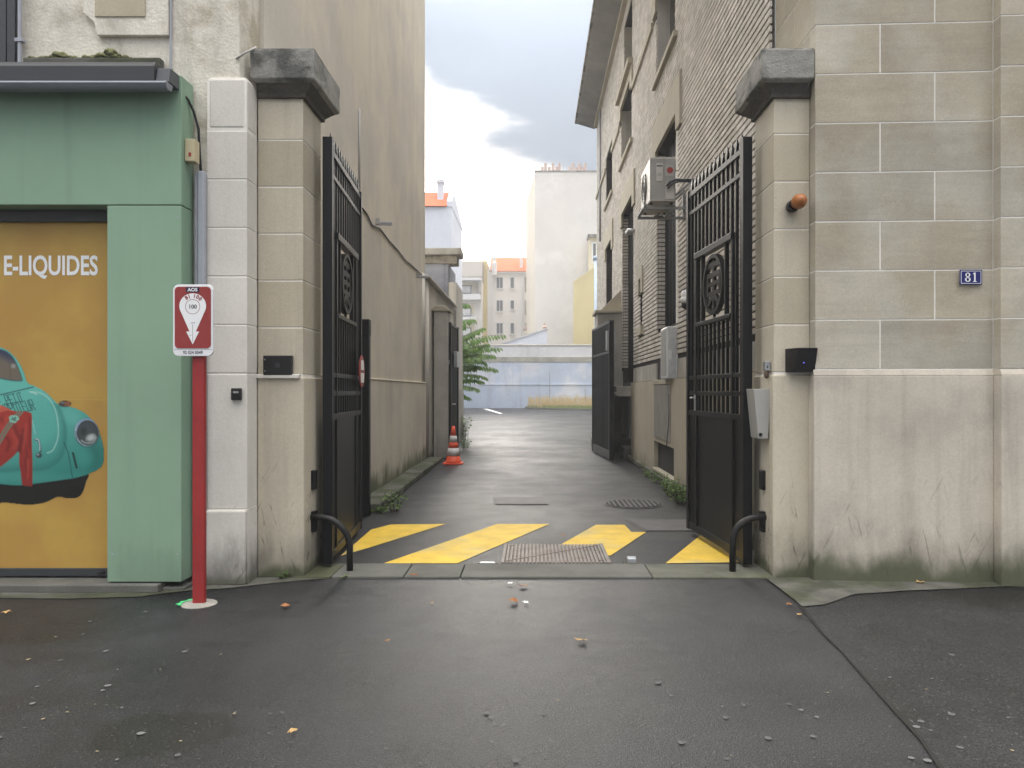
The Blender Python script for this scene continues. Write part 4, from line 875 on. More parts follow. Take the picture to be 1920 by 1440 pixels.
for i in near:
    y0, y1, z0, z1 = bricks[i]; k = (round(y1-y0, 3), R.randrange(3))
    if k not in bm_cache:
        j = R.uniform(-.0015, .0015); me = bpy.data.meshes.new('brick'); h_, l_ = z1-z0, y1-y0; x0 = j
        c_ = .002
        v_ = [(.0235, 0, 0), (.0235, l_, 0), (.0235, l_, h_), (.0235, 0, h_), (x0+c_, 0, 0), (x0+c_, l_, 0), (x0+c_, l_, h_), (x0+c_, 0, h_), (x0, c_, c_), (x0, l_-c_, c_), (x0, l_-c_, h_-c_), (x0, c_, h_-c_)]
        me.from_pydata(v_, [], [(8, 11, 10, 9)]+[(4+a, 4+(a+1) % 4, (a+1) % 4, a) for a in range(4)]+[(8+a, 8+(a+1) % 4, 4+(a+1) % 4, 4+a) for a in range(4)])
        me.flip_normals() if False else None; me.materials.append(BRICK); bm_cache[k] = me
    o = link('brick', bm_cache[k], bb); o.location = (BX-ox, y0-oy, z0)
m = MB(); vs = []; fs = []
for i, (y0, y1, z0, z1) in enumerate(bricks):
    if i in near: continue
    o = len(vs); x = BX-ox+R.uniform(-.002, .002); x1 = MX-ox
    vs += [(x, y0-oy, z0), (x, y1-oy, z0), (x, y1-oy, z1), (x, y0-oy, z1), (x1, y0-oy, z0), (x1, y1-oy, z0), (x1, y1-oy, z1), (x1, y0-oy, z1)]
    fs += [(o, o+3, o+2, o+1), (o, o+1, o+5, o+4), (o+1, o+2, o+6, o+5), (o+2, o+3, o+7, o+6), (o+3, o, o+4, o+7)]
for (Yj, z0h, z1h, dep) in ((13.5, 2.56, 5.64, .24), (18.75, 1.99, 5.76, .24)):   # bricks of the far jambs
    for c in range(int(z0h/PC)+1, int(z1h/PC)):
        z0, z1 = c*PC+.008, c*PC+PC-.011; cu = [0, .5*dep, dep] if c % 2 else [0, .25*dep, .75*dep, dep]
        for a, b in zip(cu, cu[1:]):
            o = len(vs); xa, xb = MX+a+.003-ox, MX+b-.003-ox; ya, yb = Yj-.012-oy, Yj-oy
            vs += [(xa, ya, z0), (xb, ya, z0), (xb, ya, z1), (xa, ya, z1), (xa, yb, z0), (xb, yb, z0), (xb, yb, z1), (xa, yb, z1)]
            fs += [(o, o+1, o+2, o+3), (o, o+4, o+5, o+1), (o+3, o+2, o+6, o+7), (o, o+3, o+7, o+4), (o+1, o+5, o+6, o+2)]
m.add(vs, fs); o = m.build('brick', BRICK, bb); o['kind'] = 'stuff'
def pb_(n, mat, x0, y0, z0, x1, y1, z1, bev=.004, par=None): return box(n, mat, par or bb, x0, y0, z0, x1, y1, z1, bev)
for y0, y1, z0, z1, ear in ((11.25, 13.85, 5.685, 6.22, 5.42), (16.4, 19.05, 5.785, 6.25, 5.5), (15.15, 15.86, 3.755, 3.98, 3.45), (20.9, 23.3, 5.705, 6.2, 5.4), (11.3, 13.86, 8.425, 8.70, 8.16), (16.75, 19.3, 8.425, 8.64, 8.18)):
    e = .34 if y1-y0 > 1 else .2; mb = MB().prism([(y0, ear), (y0+e, ear), (y0+e, z0), (y1-e, z0), (y1-e, ear), (y1, ear), (y1, z1), (y0, z1)], BX-.035, MX-.001, 'x'); mb.v = [(x-ox, y-oy, z) for x, y, z in mb.v]; mb.build('lintel', LINT, bb, .006)
for y0, y1, z0, z1 in ((11.5, 13.85, 8.43, 8.83), (16.75, 19.3, 8.43, 8.77)): pb_('window_sill', LINT, BX-.12, y0, z1-.12, MX-.002, y1, z1, .006)
for y0, y1, z0, z1 in ((11.8, 13.55, 6.96, 8.41), (17.0, 19.0, 7.06, 8.41), (11.7, 13.45, 8.86, 10.29), (16.9, 18.4, 8.79, 10.19)): pb_('jamb', JAMB, BX+.012, y1-.022, z0, MX+BD-.035, y1-.001, z1, 0)
for y0, y1, z1 in ((11.6, 13.75, 6.95), (16.8, 19.2, 7.05), (21.0, 23.2, 7.0), (15.15, 15.86, 2.79)): pb_('window_sill', LINT, BX-.06, y0, z1-(.17 if z1 < 3 else .09), MX-.002, y1, z1, .005)
for a, b in ((YA, 11.22), (13.9, 16.7), (19.34, 21.15), (23.05, 26.33)): pb_('string_course', LINT, BX-.045, a, 8.045, MX-.001, b, 8.16, .006)
pb_('base_course', CONCB, BX-.004, YA, 1.69, MX-.0015, 11.58, 1.985, .004); pb_('base_course', CONCB, BX-.004, 13.53, 1.69, MX-.0015, 16.68, 1.985, .004); pb_('base_course', CONCB, BX-.004, 18.8, 1.0, MX-.0015, YE, 1.985, .004)
# the windows themselves
for y0, y1, z0, z1 in holes:
    xw = MX+BD-.03
    if y1-y0 < .5: pb_('window', GLASSD, xw, y0, z0, xw+.05, y1, z1, 0); continue
    wf = box('window', DGREY if z0 < 3 else GSHEET, bb, xw, y0, z0, xw+.03, y1, z1); wf.name = 'window'
    yy = [y0+.06, (y0+y1)/2-.03, (y0+y1)/2+.03, y1-.06]
    for a, b in ((yy[0], yy[1]), (yy[2], yy[3])): box('pane', GLASSD, wf, xw-.004-0, a-0, z0+.07, xw+.02, b, z1-.07).location = (-ox, -oy, 0)
    if z0 < 3:
        n = 14
        for i in range(n): y = y0+.05+(y1-y0-.1)*i/(n-1); box('window_bar', BLACK, wf, xw-.10, y-.012, z0+.02, xw-.075, y+.012, z1-.05).location = (-ox, -oy, 0)
pb_('sill_panel', BEIGER, BX+.05, 11.6, 1.68, BX+.25, 13.5, 2.535, .006)
# rendered plinth with its basement window
PX = 2.12
for q in ((YA, 11.6, .0, 1.68), (13.5, 16.7, 0, 1.68), (11.6, 13.5, .63, 1.68), (11.6, 13.5, 0, .16)): pb_('plinth', BEIGER, PX, q[0], q[2], MX+.3, q[1], q[3], 0)
pb_('footing', CONCM, PX-.055, YA, 0, PX+.02, 11.55, .16, .02); pb_('footing', CONCM, PX-.055, 11.56, 0, PX+.02, 16.9, .10, .02)
pb_('window_sill', LINT, PX-.03, 11.55, .12, PX+.25, 13.52, .165, .006)
bw = box('basement_window', GLASSD, bb, PX+.26, 11.6, .16, PX+.28, 13.5, .63)
for i in range(12): y = 11.68+1.75*i/11; box('window_bar', BLACK, bw, PX+.17, y-.013, .17, PX+.195, y+.013, .625).location = (-ox, -oy, 0)
box('cross_bar', BLACK, bw, PX+.165, 11.6, .27, PX+.2, 13.5, .295).location = (-ox, -oy, 0)
tag(pb_('cement_patch', PATCH, PX-.012, 11.85, .70, PX+.01, 13.45, 1.60, .008), 'grey cement patch below the tall barred window')
pb_('plinth_coping', LINT, PX-.02, 11.75, 1.605, PX+.02, 13.55, 1.685, .01)
crk = [(PX-.014, 11.95, 1.45), (PX-.014, 11.93, 1.15), (PX-.014, 11.98, .95), (PX-.014, 12.10, .75), (PX-.014, 12.15, .64)]
tag(MB().tube(crk, .007, 6).build('cable', BPLAS, smooth=True), 'thin dark cable hanging over the cement patch above the basement window', 'cable')
# concrete slab over the basement stair, dark recess below
lg = thing('concrete_slab', 'thick concrete slab sticking out of the brick wall behind the inner gate', 'slab', (2, 17.8, 0))
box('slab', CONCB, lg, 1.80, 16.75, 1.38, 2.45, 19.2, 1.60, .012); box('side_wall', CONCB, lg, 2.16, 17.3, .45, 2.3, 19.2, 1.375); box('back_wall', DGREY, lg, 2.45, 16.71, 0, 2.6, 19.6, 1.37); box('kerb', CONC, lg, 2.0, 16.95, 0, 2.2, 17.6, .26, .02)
p3 = thing('inner_pillar', 'grey plaster pillar with sloped coping behind the inner right gate', 'pillar', (1.85, 19.3, 0))
MB().box(-.28, -.45, 0, .32, .4, 3.40).build('shaft', CONCB, p3, .01); MB().box(-.34, -.5, 3.405, .32, .45, 3.48).build('cap', LINT, p3, .01); MB().prism([(-.20, 3.483), (.32, 3.483), (.32, 4.0)], -.3, .3, 'y').build('coping', LINT, p3, .01)
tag(box('stone_block', CONCB, None, 1.53, 19.3, 0, 1.68, 20.4, .32, .02), 'pale stone block on the ground beyond the inner right gate', 'stone')
tag(box('bollard', CONCB, None, 1.62, 20.9, 0, 1.78, 21.1, .62, .03), 'short grey stone bollard beyond the inner right gate', 'bollard')
# eaves
ev = MB().prism([(BX-.03, 10.60), (1.53, 10.78), (1.50, 10.80), (1.50, 11.0), (4, 12.3), (4, 10.73), (MX, 10.73)], YA-oy-1, 26.75-oy, 'y'); ev.v = [(x-ox, y, z) for x, y, z in ev.v]
ev.build('eaves', ZINC, bb, .006)
for y in np.arange(7.5, 26.6, 2.4): pass
pb_('cornice', LINT, BX-.10, YA, 10.50, MX-.001, 26.36, 10.62, .006)
pb_('gutter', CAPST, 1.44, YA-1, 10.80, 1.52, 26.8, 10.92, .01)
o = MB().tube([(BX-.03, 24.7, 10.5), (BX-.03, 24.7, 6.3)], .03, 8).build('down_pipe', PIPE, bb, smooth=True); o.location = (-ox, -oy, 0)
# air conditioner on its brackets
ac = thing('air_conditioner', 'grey air conditioner outdoor unit on brackets before the tall barred window', 'air conditioner', (1.735, 10.72, 4.02))
MB().box(-.165, -.42, .03, .165, .42, .60).build('casing', ACD, ac, .012)
MB().box(-.172, -.415, .04, -.1655, .415, .595).build('front_cover', ACW, ac, .003)
MB().box(-.17, -.428, .025, .17, .428, .035).box(-.168, -.424, .585, .168, .424, .612).build('edge_trim', ACW, ac, .004)
fan = MB().lathe([(.215, -.1795), (.215, -.1725)], (0, .10, .315), 32, 'x').build('fan_guard', DGREY, ac)
for i in range(1, 5): r_ = .05*i; MB().tube([(-.183, .10+r_*math.cos(a*math.pi/12), .315+r_*math.sin(a*math.pi/12)) for a in range(25)], .004, 5, False).build('guard_wire', GSHEET, fan)
MB().box(-.09, -.4265, .29, .0, -.4205, .53).build('side_panel', ACW, ac, .003); MB().box(-.085, -.429, .485, -.005, -.427, .50).build('handle_slot', DGREY, ac)
MB().box(-.075, -.4285, .36, -.02, -.427, .40).build('rating_label', GSHEET, ac)
MB().box(.03, -.4245, .35, .155, -.4205, .51).build('warning_label', GSHEET, ac); MB().lathe([(.042, -.4263), (.042, -.4247)], (.095, 0, .435), 20, 'y').build('warning_disc', RED, ac)
MB().prism([(.035, .05), (.155, .05), (.155, .27), (.10, .29), (.035, .25)], -.428, -.421, 'y').build('valve_cover', ACW, ac, .003)
MB().tube([(.05, -.435, .22), (.09, -.45, .27), (.17, -.46, .30), (.28, -.47, .29), (.40, -.47, .29)], .016, 8).tube([(.06, -.45, .18), (.12, -.465, .24), (.2, -.47, .27), (.40, -.485, .27)], .013, 8).build('coolant_pipe', DGREY, ac, smooth=True)
for y in (-.30, .30): MB().box(-.24, y-.02, -.06, .42, y+.02, -.025).box(.40, y-.022, -.07, .44, y+.022, .36).prism([(.0, -.02), (.05, -.02), (.41, .30), (.41, .34)], y-.012, y+.012, 'y').build('bracket', GSHEET2, ac, .002)
MB().box(-.24, -.36, -.024, -.20, .36, .004).box(.14, -.36, -.024, .18, .36, .004).build('rail', GSHEET2, ac, .002)
for y in (-.3, .3):
    for x in (-.14, .14): MB().lathe([(.025, .004), (.02, .03)], (x, y, 0), 10).build('rubber_foot', BPLAS, ac)
MB().tube([(.17, -.2, .50), (.4, .6, .72)], .01, 6).tube([(.17, -.3, .32), (.42, .5, .55)], .01, 6).build('conduit', GSHEET, ac, smooth=True)
mc = thing('meter_cover', 'silver foil covered meter cabinet on the sill panel under the barred window', 'meter box', (2.10, 11.95, 1.68))
MB().box(-.075, -.28, 0, .1, .3, .80).build('casing', M('foil_cover', (.62, .63, .64), .35, .12, 5., 20, .6, .01, metal=.35), mc, .02); MB().box(-.078, -.20, .05, -.0755, .22, .75).build('door', GSHEET, mc, .003); MB().box(-.05, -.2835, .30, .0, -.2805, .44).build('latch', WHT, mc)
for x in (-.065, .08): MB().box(x-.01, -.283, .02, x+.01, -.2803, .78).build('edge_strip', WHT, mc)
dc = thing('dome_camera', 'white dome camera with black eye on the brick wall behind the right gate', 'camera', (2.165, 10.62, pz(555, 10.6)))
MB().lathe([(.09, 0), (.095, -.03), (.08, -.10), (.05, -.115)], n=24, axis='x').build('mount', FRAMEW, dc, smooth=True); MB().lathe([(.075, 0), (.078, .05), (.06, .085), (.02, .10)], (-.06, -.03, -.10), 20).build('shell', FRAMEW, dc, smooth=True); MB().lathe([(.02, -.085), (.055, -.065), (.068, -.03), (.066, .0)], (-.06, -.03, -.10), 20).build('eye', BPLAS, dc, smooth=True)
sp = thing('spot_lamp', 'small twin spot lamp on the brick corner of the far tall window', 'lamp', (2.15, 16.6, pz(433, 16.6)))
MB().box(-.05, -.03, -.03, .02, .03, .05).build('base', METAL, sp, .005)
for y in (-.12, .10): MB().lathe([(.05, 0), (.05, .12), (.03, .16)], (-.14, y, -.02), 14, 'x').build('spot', METAL, sp, smooth=True)

# ==================================================================== FAR END: walls and houses
bw_ = thing('boundary_wall', 'long pale blue painted wall closing the car park at the far end', 'wall', (0, 67.2, 0))
box('wall', BLUEW, bw_, -16, 67.05, -.06, 14, 67.5, pz(678, 67)); box('band', M('mossy_band', (.34, .325, .27), .9, .35, 1.2, 12, .5, .02), bw_, -16, 66.9, pz(679, 67), 14, 67.5, pz(669, 67), .04) if False else box('band', bpy.data.materials.get('mossy_band') or M('mossy_band', (.36, .345, .29), .9, .3, 1.2, 12, .5, .02), bw_, -16, 67.0, pz(679, 67), 14, 67.5, pz(669, 67), .03)
box('upper_wall', PALEW, bw_, -16, 67.1, pz(669, 67)+.002, 14, 67.5, pz(648.5, 67)-.003); box('cap', PLAST2, bw_, -16, 67.04, pz(648.5, 67), 14, 67.6, pz(645.5, 67), .03)
box('ledge', BLUEW, bw_, -16, 66.99, pz(722, 67), 14, 67.048, pz(719.5, 67))
# grass bank against the wall
gs = MB(); 
bank = [gp(1000, 766), gp(1040, 769.5), gp(1080, 771.5), gp(1120, 772.5), gp(1200, 774)]
bank = [(-.6, 66.8), (-.4, 63.5), (1.5, 60.8), (4, 58.8), (7.5, 57.6), (12, 57), (12, 66.9)]
gb = thing('grass_bank', None, None, (0, 0, 0)); gb['kind'] = 'structure'; gb.name = 'verge'
sheet('soil', M('soil', (.10, .085, .05), .95, .3), bank, .012, gb)
kp_ = bank[:-1]
for a, b in zip(kp_, kp_[1:]):
    d = Vector((b[0]-a[0], b[1]-a[1], 0)).normalized(); nn = Vector((-d.y, d.x, 0))*.12
    mb = MB().prism([(a[0]-nn.x, a[1]-nn.y), (b[0]-nn.x, b[1]-nn.y), (b[0]+nn.x, b[1]+nn.y), (a[0]+nn.x, a[1]+nn.y)], -.05, .14); mb.build('kerb_stone', CONC, gb, .02)
def blades(name, mat, n, reg, h0, h1, wd, label, lean=.4, cat='grass'):
    mb = MB(); vs = []; fs = []
    for i in range(n):
        x, y = reg(); h = R.uniform(h0, h1); a = R.random()*6.3; l = R.uniform(0, lean)*h; b = R.random()*6.3
        o = len(vs); dx, dy = math.cos(a)*wd, math.sin(a)*wd; tx, ty = x+math.cos(b)*l, y+math.sin(b)*l
        vs += [(x-dx, y-dy, .01), (x+dx, y+dy, .01), ((x+tx)/2+dx*.7-(tx-x)*.15, (y+ty)/2+dy*.7, h*.6), (tx, ty, h)]; fs += [(0+o, 1+o, 2+o), (0+o, 2+o, 3+o)]
    mb.add(vs, fs); return tag(mb.build(name, mat), label, cat, kind='stuff')
def inbank():
    while True:
        x, y = R.uniform(-.5, 11.5), R.uniform(57.2, 66.8)
        f = 63.8-(x+.4)*1.25 if x < 2 else (60.5-(x-2)*.8 if x < 5 else 58.2-(x-5)*.15)
        if y > f+.35: return x, y
blades('short_grass', GRASSL, 9000, inbank, .12, .42, .025, 'short green grass on the verge before the blue wall')
def back():
    while True:
        x, y = inbank()
        if y > 62.3-.3*x+1.0: return x, y
blades('dry_grass', DRYG, 2700, back, .3, 1.3, .014, 'tall dry straw coloured grass against the blue wall', .35)
def stalk(label, x, h):
    t = MB().tube([(0, 0, 0), (.03, 0, h*.5), (.0, .02, h)], [.02, .015, .006], 5)
    for i in range(14): z = h*(.25+.7*R.random()); a = R.random()*6.3; l = .35*(1-z/h)+.06; t.tube([(.02, 0, z), (math.cos(a)*l, math.sin(a)*l*.5, z+l*.7)], .006, 4)
    o = t.build('dead_weed', STEM); o.location = (x, 65.8, 0); tag(o, label, 'plant')
stalk('tallest thin dead weed stalk before the blue wall', px(1030, 65.8), 3.3); stalk('short dead stalk at the right end of the dry grass', px(1097, 65.8), 1.9)

def house(name, label, cat, loc): return thing(name, label, cat, loc)
def prismW(n, mat, poly, z0, z1, par): # footprint prism in world coordinates
    l = par.location; return MB().prism([(x-l.x, y-l.y) for x, y in poly], z0, z1).build(n, mat, par)
# tall gable block
T = house('tall_block', 'tall blank pale apartment gable with a row of chimney pots on top', 'building', (6, 88, 0))
A = (px(1003, 80), 80); B = (px(987, 92.5), 92.5); zt = pz(322, 80)
prismW('gable', TALLB, [A, (px(1160, 80), 80), (px(1160, 80), 80.6), (A[0]+.1, 80.6)], -.06, zt, T)
prismW('side_wall', TALLS, [(A[0]+.002, 80.01), (A[0]+.11, 80.61), (px(1160, 80), 80.61), (px(1160, 80), 100), (B[0], 92.5)], -.06, zt-.05, T)
for x0, x1 in ((1008, 1100),): box('chimney_stack', TALLB, T, px(x0, 81), 80.7, zt-.2, px(x1, 81), 81.6, zt+.28)
box('roof_edge', CAPST, T, A[0]-.05, 79.93, zt+.002, px(1160, 80), 80.65, zt+.12)
i = 0
for x in (1017, 1023, 1030, 1037, 1044, 1049, 1068, 1074, 1081, 1086, 1091, 1097):
    hgt = (.55, .95)[i % 2]; i += 1; MB().lathe([(.18, 0), (.13, hgt-.1), (.17, hgt-.08), (.15, hgt)], (px(x, 81.2)-6, -6.8, zt+.28), 10).build('chimney_pot', POT, T)
MB().tube([(px(1056, 81)-6, -7, zt), (px(1056, 81)-6, -7, zt+1.7)], .03, 5).tube([(px(1053, 81)-6, -7, zt+1.2), (px(1060, 81)-6, -7, zt+1.3)], .02, 4).build('aerial', METAL, T)
# white apartment block with red roof
Y = 96; W = house('apartment_block', 'white apartment block with terracotta roof and small windows', 'building', (-3, 100, 0))
zr = pz(513, Y)
box('wall', WHITEB, W, px(917, Y), Y, -.06, px(1003, Y), Y+9, zr)
box('corner_strip', FRAMEW, W, px(914, Y), Y-.4, -.06, px(925, Y), Y-.003, zr+.6); box('end_wall', YELB, W, px(904, Y), Y-.8, -.06, px(914, Y)-.01, Y+8, pz(491, Y))
box('eaves', FRAMEW, W, px(918, Y), Y-.35, zr+.003, px(1003, Y), Y-.003, zr+.2)
MB().prism([(-4.45, zr+.203), (-4.45, zr+.28), (-.5, zr+2.6), (5, zr+.21)], px(918, Y)+3, px(1003, Y)+3, 'x').build('roof', TERRA, W)
ch = MB().box(px(974, Y)+3, -3.6, zr+.4, px(980, Y)+3, -2.6, zr+2.0).build('chimney', FRAMEW, W); MB().tube([(px(979, Y)+3, -3, zr+1.9), (px(979, Y)+3, -3, zr+2.9)], .04, 5).tube([(px(965, Y)+3, -3, zr+2.1), (px(982, Y)+3, -3, zr+2.2)], .03, 4).build('aerial', METAL, ch)
MB().lathe([(.32, 0), (.32, 1.5), (.2, 1.7), (.25, 2.2)], (px(927.5, Y)+3, -4.7, zr-.3), 10).build('flue', FRAMEW, W)
for py0 in (520, 563, 605.5):
    for (x0, x1, h_, m_) in ((931, 943, 20, 2), (957, 964, 20 if py0 != 563 else 16, 1)):
        f = box('window', FRAMEW, W, px(x0-.6, Y), Y-.06, pz(py0+h_+.8, Y), px(x1+.6, Y), Y+.05, pz(py0-.6, Y))
        box('sill', FRAMEW, f, px(x0-1, Y), Y-.25, pz(py0+h_+2, Y), px(x1+1, Y), Y-.065, pz(py0+h_+1, Y)).location = (3, -100, 0)
        cu = np.linspace(x0, x1, m_+1)
        for a, b in zip(cu, cu[1:]): box('pane', GLASSL, f, px(a+.5, Y), Y-.075, pz(py0+h_, Y), px(b-.5, Y), Y-.061, pz(py0+.6, Y)).location = (3, -100, 0)
    f = box('shutter', GSHEET, W, px(984, Y), Y-.06, pz(py0+28, Y), px(989, Y), Y-.003, pz(py0, Y))
for ya in (80,): MB().tube([(px(979.5, Y)+3, -4.15, 0), (px(979.5, Y)+3, -4.15, zr-1.5), (px(984, Y)+3, -4.2, zr-.1)], .09, 6).build('drain_pipe', FRAMEW, W)
# balcony block
Y = 92; Bk = house('balcony_block', 'cream apartment block with white balconies and grey roof behind the tree', 'building', (-10, 96, 0))
zr = pz(524, Y)
box('wall', TALLB, Bk, px(780, Y), Y, -.06, px(903, Y), Y+9, zr)
MB().prism([(-4.6, zr+.003), (-4.6, zr+.3), (-3.2, zr+2.35), (5, zr+2.4), (5, zr+.003)], px(780, Y)+10, px(904, Y)+10, 'x').build('roof', SLATE, Bk)
for k, py0 in enumerate((527, 569, 606)):
    x1 = 902 if k == 0 else 892
    f = box('window', CREAM, Bk, px(846, Y), Y-.05, pz(py0+32, Y), px(x1-3, Y), Y+.1, pz(py0+4, Y))
    for a, b in ((848, 861), (866, 884)): box('pane', GLASSL, f, px(a, Y), Y-.09, pz(py0+28, Y), px(b, Y), Y-.053, pz(py0+8, Y)).location = (10, -96, 0)
    box('blind', WHT, f, px(864, Y), Y-.13, pz(py0+22, Y), px(882, Y), Y-.093, pz(py0+10, Y)).location = (10, -96, 0)
    bl = box('balcony', FRAMEW, Bk, px(840, Y), Y-1.3, pz(py0+37, Y), px(x1, Y), Y-.053, pz(py0+26.5, Y))
    rl = MB()
    for q in (21, 24): rl.box(px(840, Y)+10, -5.25, pz(py0+q, Y)-.02, px(x1, Y)+10, -5.2, pz(py0+q, Y)+.03)
    for x in range(840, x1, 6): rl.box(px(x, Y)+10, -5.23, pz(py0+26.4, Y), px(x, Y)+10.04, -5.19, pz(py0+21, Y))
    r0 = rl.build('railing', METAL, bl)
    if k == 0: box('frame', GSHEET, Bk, px(899, Y), Y-1.3, pz(py0+26.4, Y), px(902.5, Y), Y-.06, zr); box('canopy', FRAMEW, Bk, px(840, Y), Y-1.5, zr-.3, px(904, Y), Y-.06, zr+.0)
# bluish white house with red roof on the left
Y = 60; Hh = house('white_house', 'bluish white rendered house with terracotta roof and white chimney at left', 'building', (-9, 64, 0))
ze = pz(388, Y)
box('wall', BWHITE, Hh, -16, Y, -.06, px(846.5, Y), Y+9, ze)
MB().prism([(-4.12, ze+.003), (-4.2, ze+.05), (-2.4, ze+1.55), (5, ze+.05), (5, ze+.003)], -7, px(838, Y)+9, 'x').build('roof', TERRA, Hh)
MB().prism([(-4.05, ze+.004), (-4.05, ze+.45), (-2.4, ze+1.6), (5, ze+.3), (5, ze+.004)], px(838, Y)+9.004, px(847.5, Y)+9, 'x').build('gable_coping', BWHITE, Hh)
MB().box(px(821, 61)+9, -3.4, ze+.2, px(832, 61)+9, -2.7, pz(345, 61)).box(px(819.5, 61)+9, -3.5, pz(345, 61)+.002, px(833.5, 61)+9, -2.6, pz(340, 61)).lathe([(.14, 0), (.1, .38)], (px(827, 61)+9, -3, pz(340, 61)+.003), 10).build('chimney', BWHITE, Hh)
# white lean-to behind the wall
Y = 70.5; sh_ = house('white_shed', 'small white gable wall with a sloping roof edge behind the blue wall', 'shed', (0, 72, 0))
MB().prism([(px(900, Y), pz(668, Y)), (px(1026, Y), pz(668, Y)), (px(1026, Y), pz(617, Y)), (px(945, Y), pz(644, Y))], -1.5, 2, 'y').build('wall', BWHITE, sh_)
MB().prism([(px(940, Y), pz(645.5, Y)), (px(1027, Y), pz(616.5, Y)), (px(1027, Y), pz(614.5, Y)), (px(938, Y), pz(644, Y))], -1.62, 2.1, 'y').build('roof_edge', PALEW, sh_)
MB().lathe([(.16, 0), (.16, .22), (.28, .24), (.1, .36), (.1, .6)], (px(1021.5, Y), -.6, pz(616, Y)), 10).build('roof_vent', POT, sh_)
o = MB().box(-.5, -.4, 0, .5, .4, .12).lathe([(.3, .12), (.34, .4), (.15, .55)], (0, 0, 0), 10).build('roof_vent', POT); o.location = (px(989, 94), 91.8, pz(619, 91.8)); tag(o, 'round clay vent on a small ledge beside the tall gable block', 'vent')
tag(box('vent_ledge', TALLS, None, px(984, 91.8), 91.3, -.06, px(994, 91.8), 92.3, pz(620, 91.8)), 'narrow beige wall stub under the clay vent beside the tall gable', 'wall')
# yellow building and cream house at right
Yb = house('yellow_building', 'plain yellow rendered building with sloping top behind the blue wall', 'building', (6, 72, 0))
a, b = (px(1075, 76), 76), (px(1119, 69), 69)
l = Yb.location; za, zb = pz(530, 76), pz(500, 69)
v = [(a[0], a[1], -.06), (b[0], b[1], -.06), (b[0]+7, b[1]+3, -.06), (a[0]+7, a[1]+3, -.06), (a[0], a[1], za), (b[0], b[1], zb), (b[0]+7, b[1]+3, zb), (a[0]+7, a[1]+3, za)]
MB().add([(x-l.x, y-l.y, z) for x, y, z in v], [(3, 2, 1, 0), (4, 5, 6, 7), (0, 1, 5, 4), (1, 2, 6, 5), (2, 3, 7, 6), (3, 0, 4, 7)]).build('wall', YELB, Yb)
v2 = [(x-.02*(i in (0, 4)), y-.08, z+.0) for i, (x, y, z) in enumerate(v)]
MB().add([(a[0]-l.x, a[1]-.1-l.y, za-.25), (b[0]-l.x, b[1]-.1-l.y, zb-.25), (b[0]-l.x, b[1]-.1-l.y, zb+.1), (a[0]-l.x, a[1]-.1-l.y, za+.1), (a[0]-l.x, a[1]+.2-l.y, za+.1), (b[0]-l.x, b[1]+.2-l.y, zb+.1)], [(0, 1, 2, 3), (3, 2, 5, 4)]).build('cornice', YELB, Yb)
tag(MB().tube([(px(1117, 58), 58, 0), (px(1117, 58), 58, pz(487, 58))], .12, 10).tube([(px(1117, 58), 58, pz(486.8, 58)), (px(1117, 58), 58, pz(480, 58))], .17, 10).build('down_pipe', plain('pale_blue_pipe', (.45, .55, .68), .5), smooth=True), 'pale blue vertical flue pipe in front of the yellow building', 'pipe')
Y = 80; Ch = house('cream_house', 'cream house front with a white window above the yellow building', 'building', (9, 79, 0))
Y = 77.8; box('wall', CREAM, Ch, px(1104, Y), Y, -.06, px(1170, Y), Y+1.8, pz(446, Y)); box('roof_edge', CAPST, Ch, px(1102, Y), Y-.3, pz(446, Y)+.002, px(1170, Y), Y+1.8, pz(440, Y))
f = box('window', FRAMEW, Ch, px(1109, Y), Y-.05, pz(494, Y), px(1126, Y), Y-.003, pz(454, Y)); box('pane', GLASSL, f, px(1112, Y), Y-.07, pz(490, Y), px(1117, Y), Y-.052, pz(457, Y)).location = (-9, -79, 0)

# ==================================================================== TREE, WEEDS, LEAVES
tr = thing('tree', 'green tree with long feathery leaves leaning out from behind the grey outbuilding', 'tree', (-3.7, 26.0, 0))
MB().tube([(0, 0, 0), (.1, 0, 1.2), (.25, .0, 2.4), (.5, 0, 3.6), (.6, 0, 4.6)], [.10, .085, .07, .05, .03], 10).build('trunk', STEM, tr, smooth=True)
def frond(p0, p1, sag, pairs, ll):
    p0, p1 = Vector(p0), Vector(p1); mb = MB(); d = (p1-p0); side = d.normalized().cross(Vector((0, 0, 1))).normalized()
    P = lambda t: p0+d*t+Vector((0, 0, 1))*(math.sin(t*math.pi*.62)*sag-sag*.5*t)
    mb.tube([P(i/8) for i in range(9)], [.010-.0008*i for i in range(9)], 5); vs = []; fs = []
    for i in range(pairs):
        t = .18+.82*i/(pairs-1); c = P(t); L = ll*(1-.45*abs(t-.5)*1.4)*R.uniform(.85, 1.12); tg = (P(min(t+.02, 1))-P(t-.02)).normalized()
        for s in (-1, 1):
            dr = (side*s*.75+tg*.42+Vector((0, 0, -1))*R.uniform(.45, 1.1)).normalized(); wv = dr.cross(side*s+Vector((0, 0, .4))).normalized()*L*.15; wv = (tg*.8+Vector((R.uniform(-.2, .2), R.uniform(-.2, .2), R.uniform(0, .4)))).normalized()*L*.19
            dp = Vector((0, 0, -L*.12)); o = len(vs)
            vs += [c, c+dr*L*.3+wv, c+dr*L*.3-wv, c+dr*L*.68+wv*.8+dp*.5, c+dr*L*.68-wv*.8+dp*.5, c+dr*L+dp*1.6]
            fs += [(o, o+1, o+2), (o+1, o+3, o+4, o+2), (o+3, o+5, o+4)]
    mb.mi = 1; mb.add(vs, fs); return mb.build('frond', [STEM, LEAF], tr)
l = tr.location
def W3(x, y, Y): return (px(x, Y)-l.x, Y-l.y, pz(y, Y))
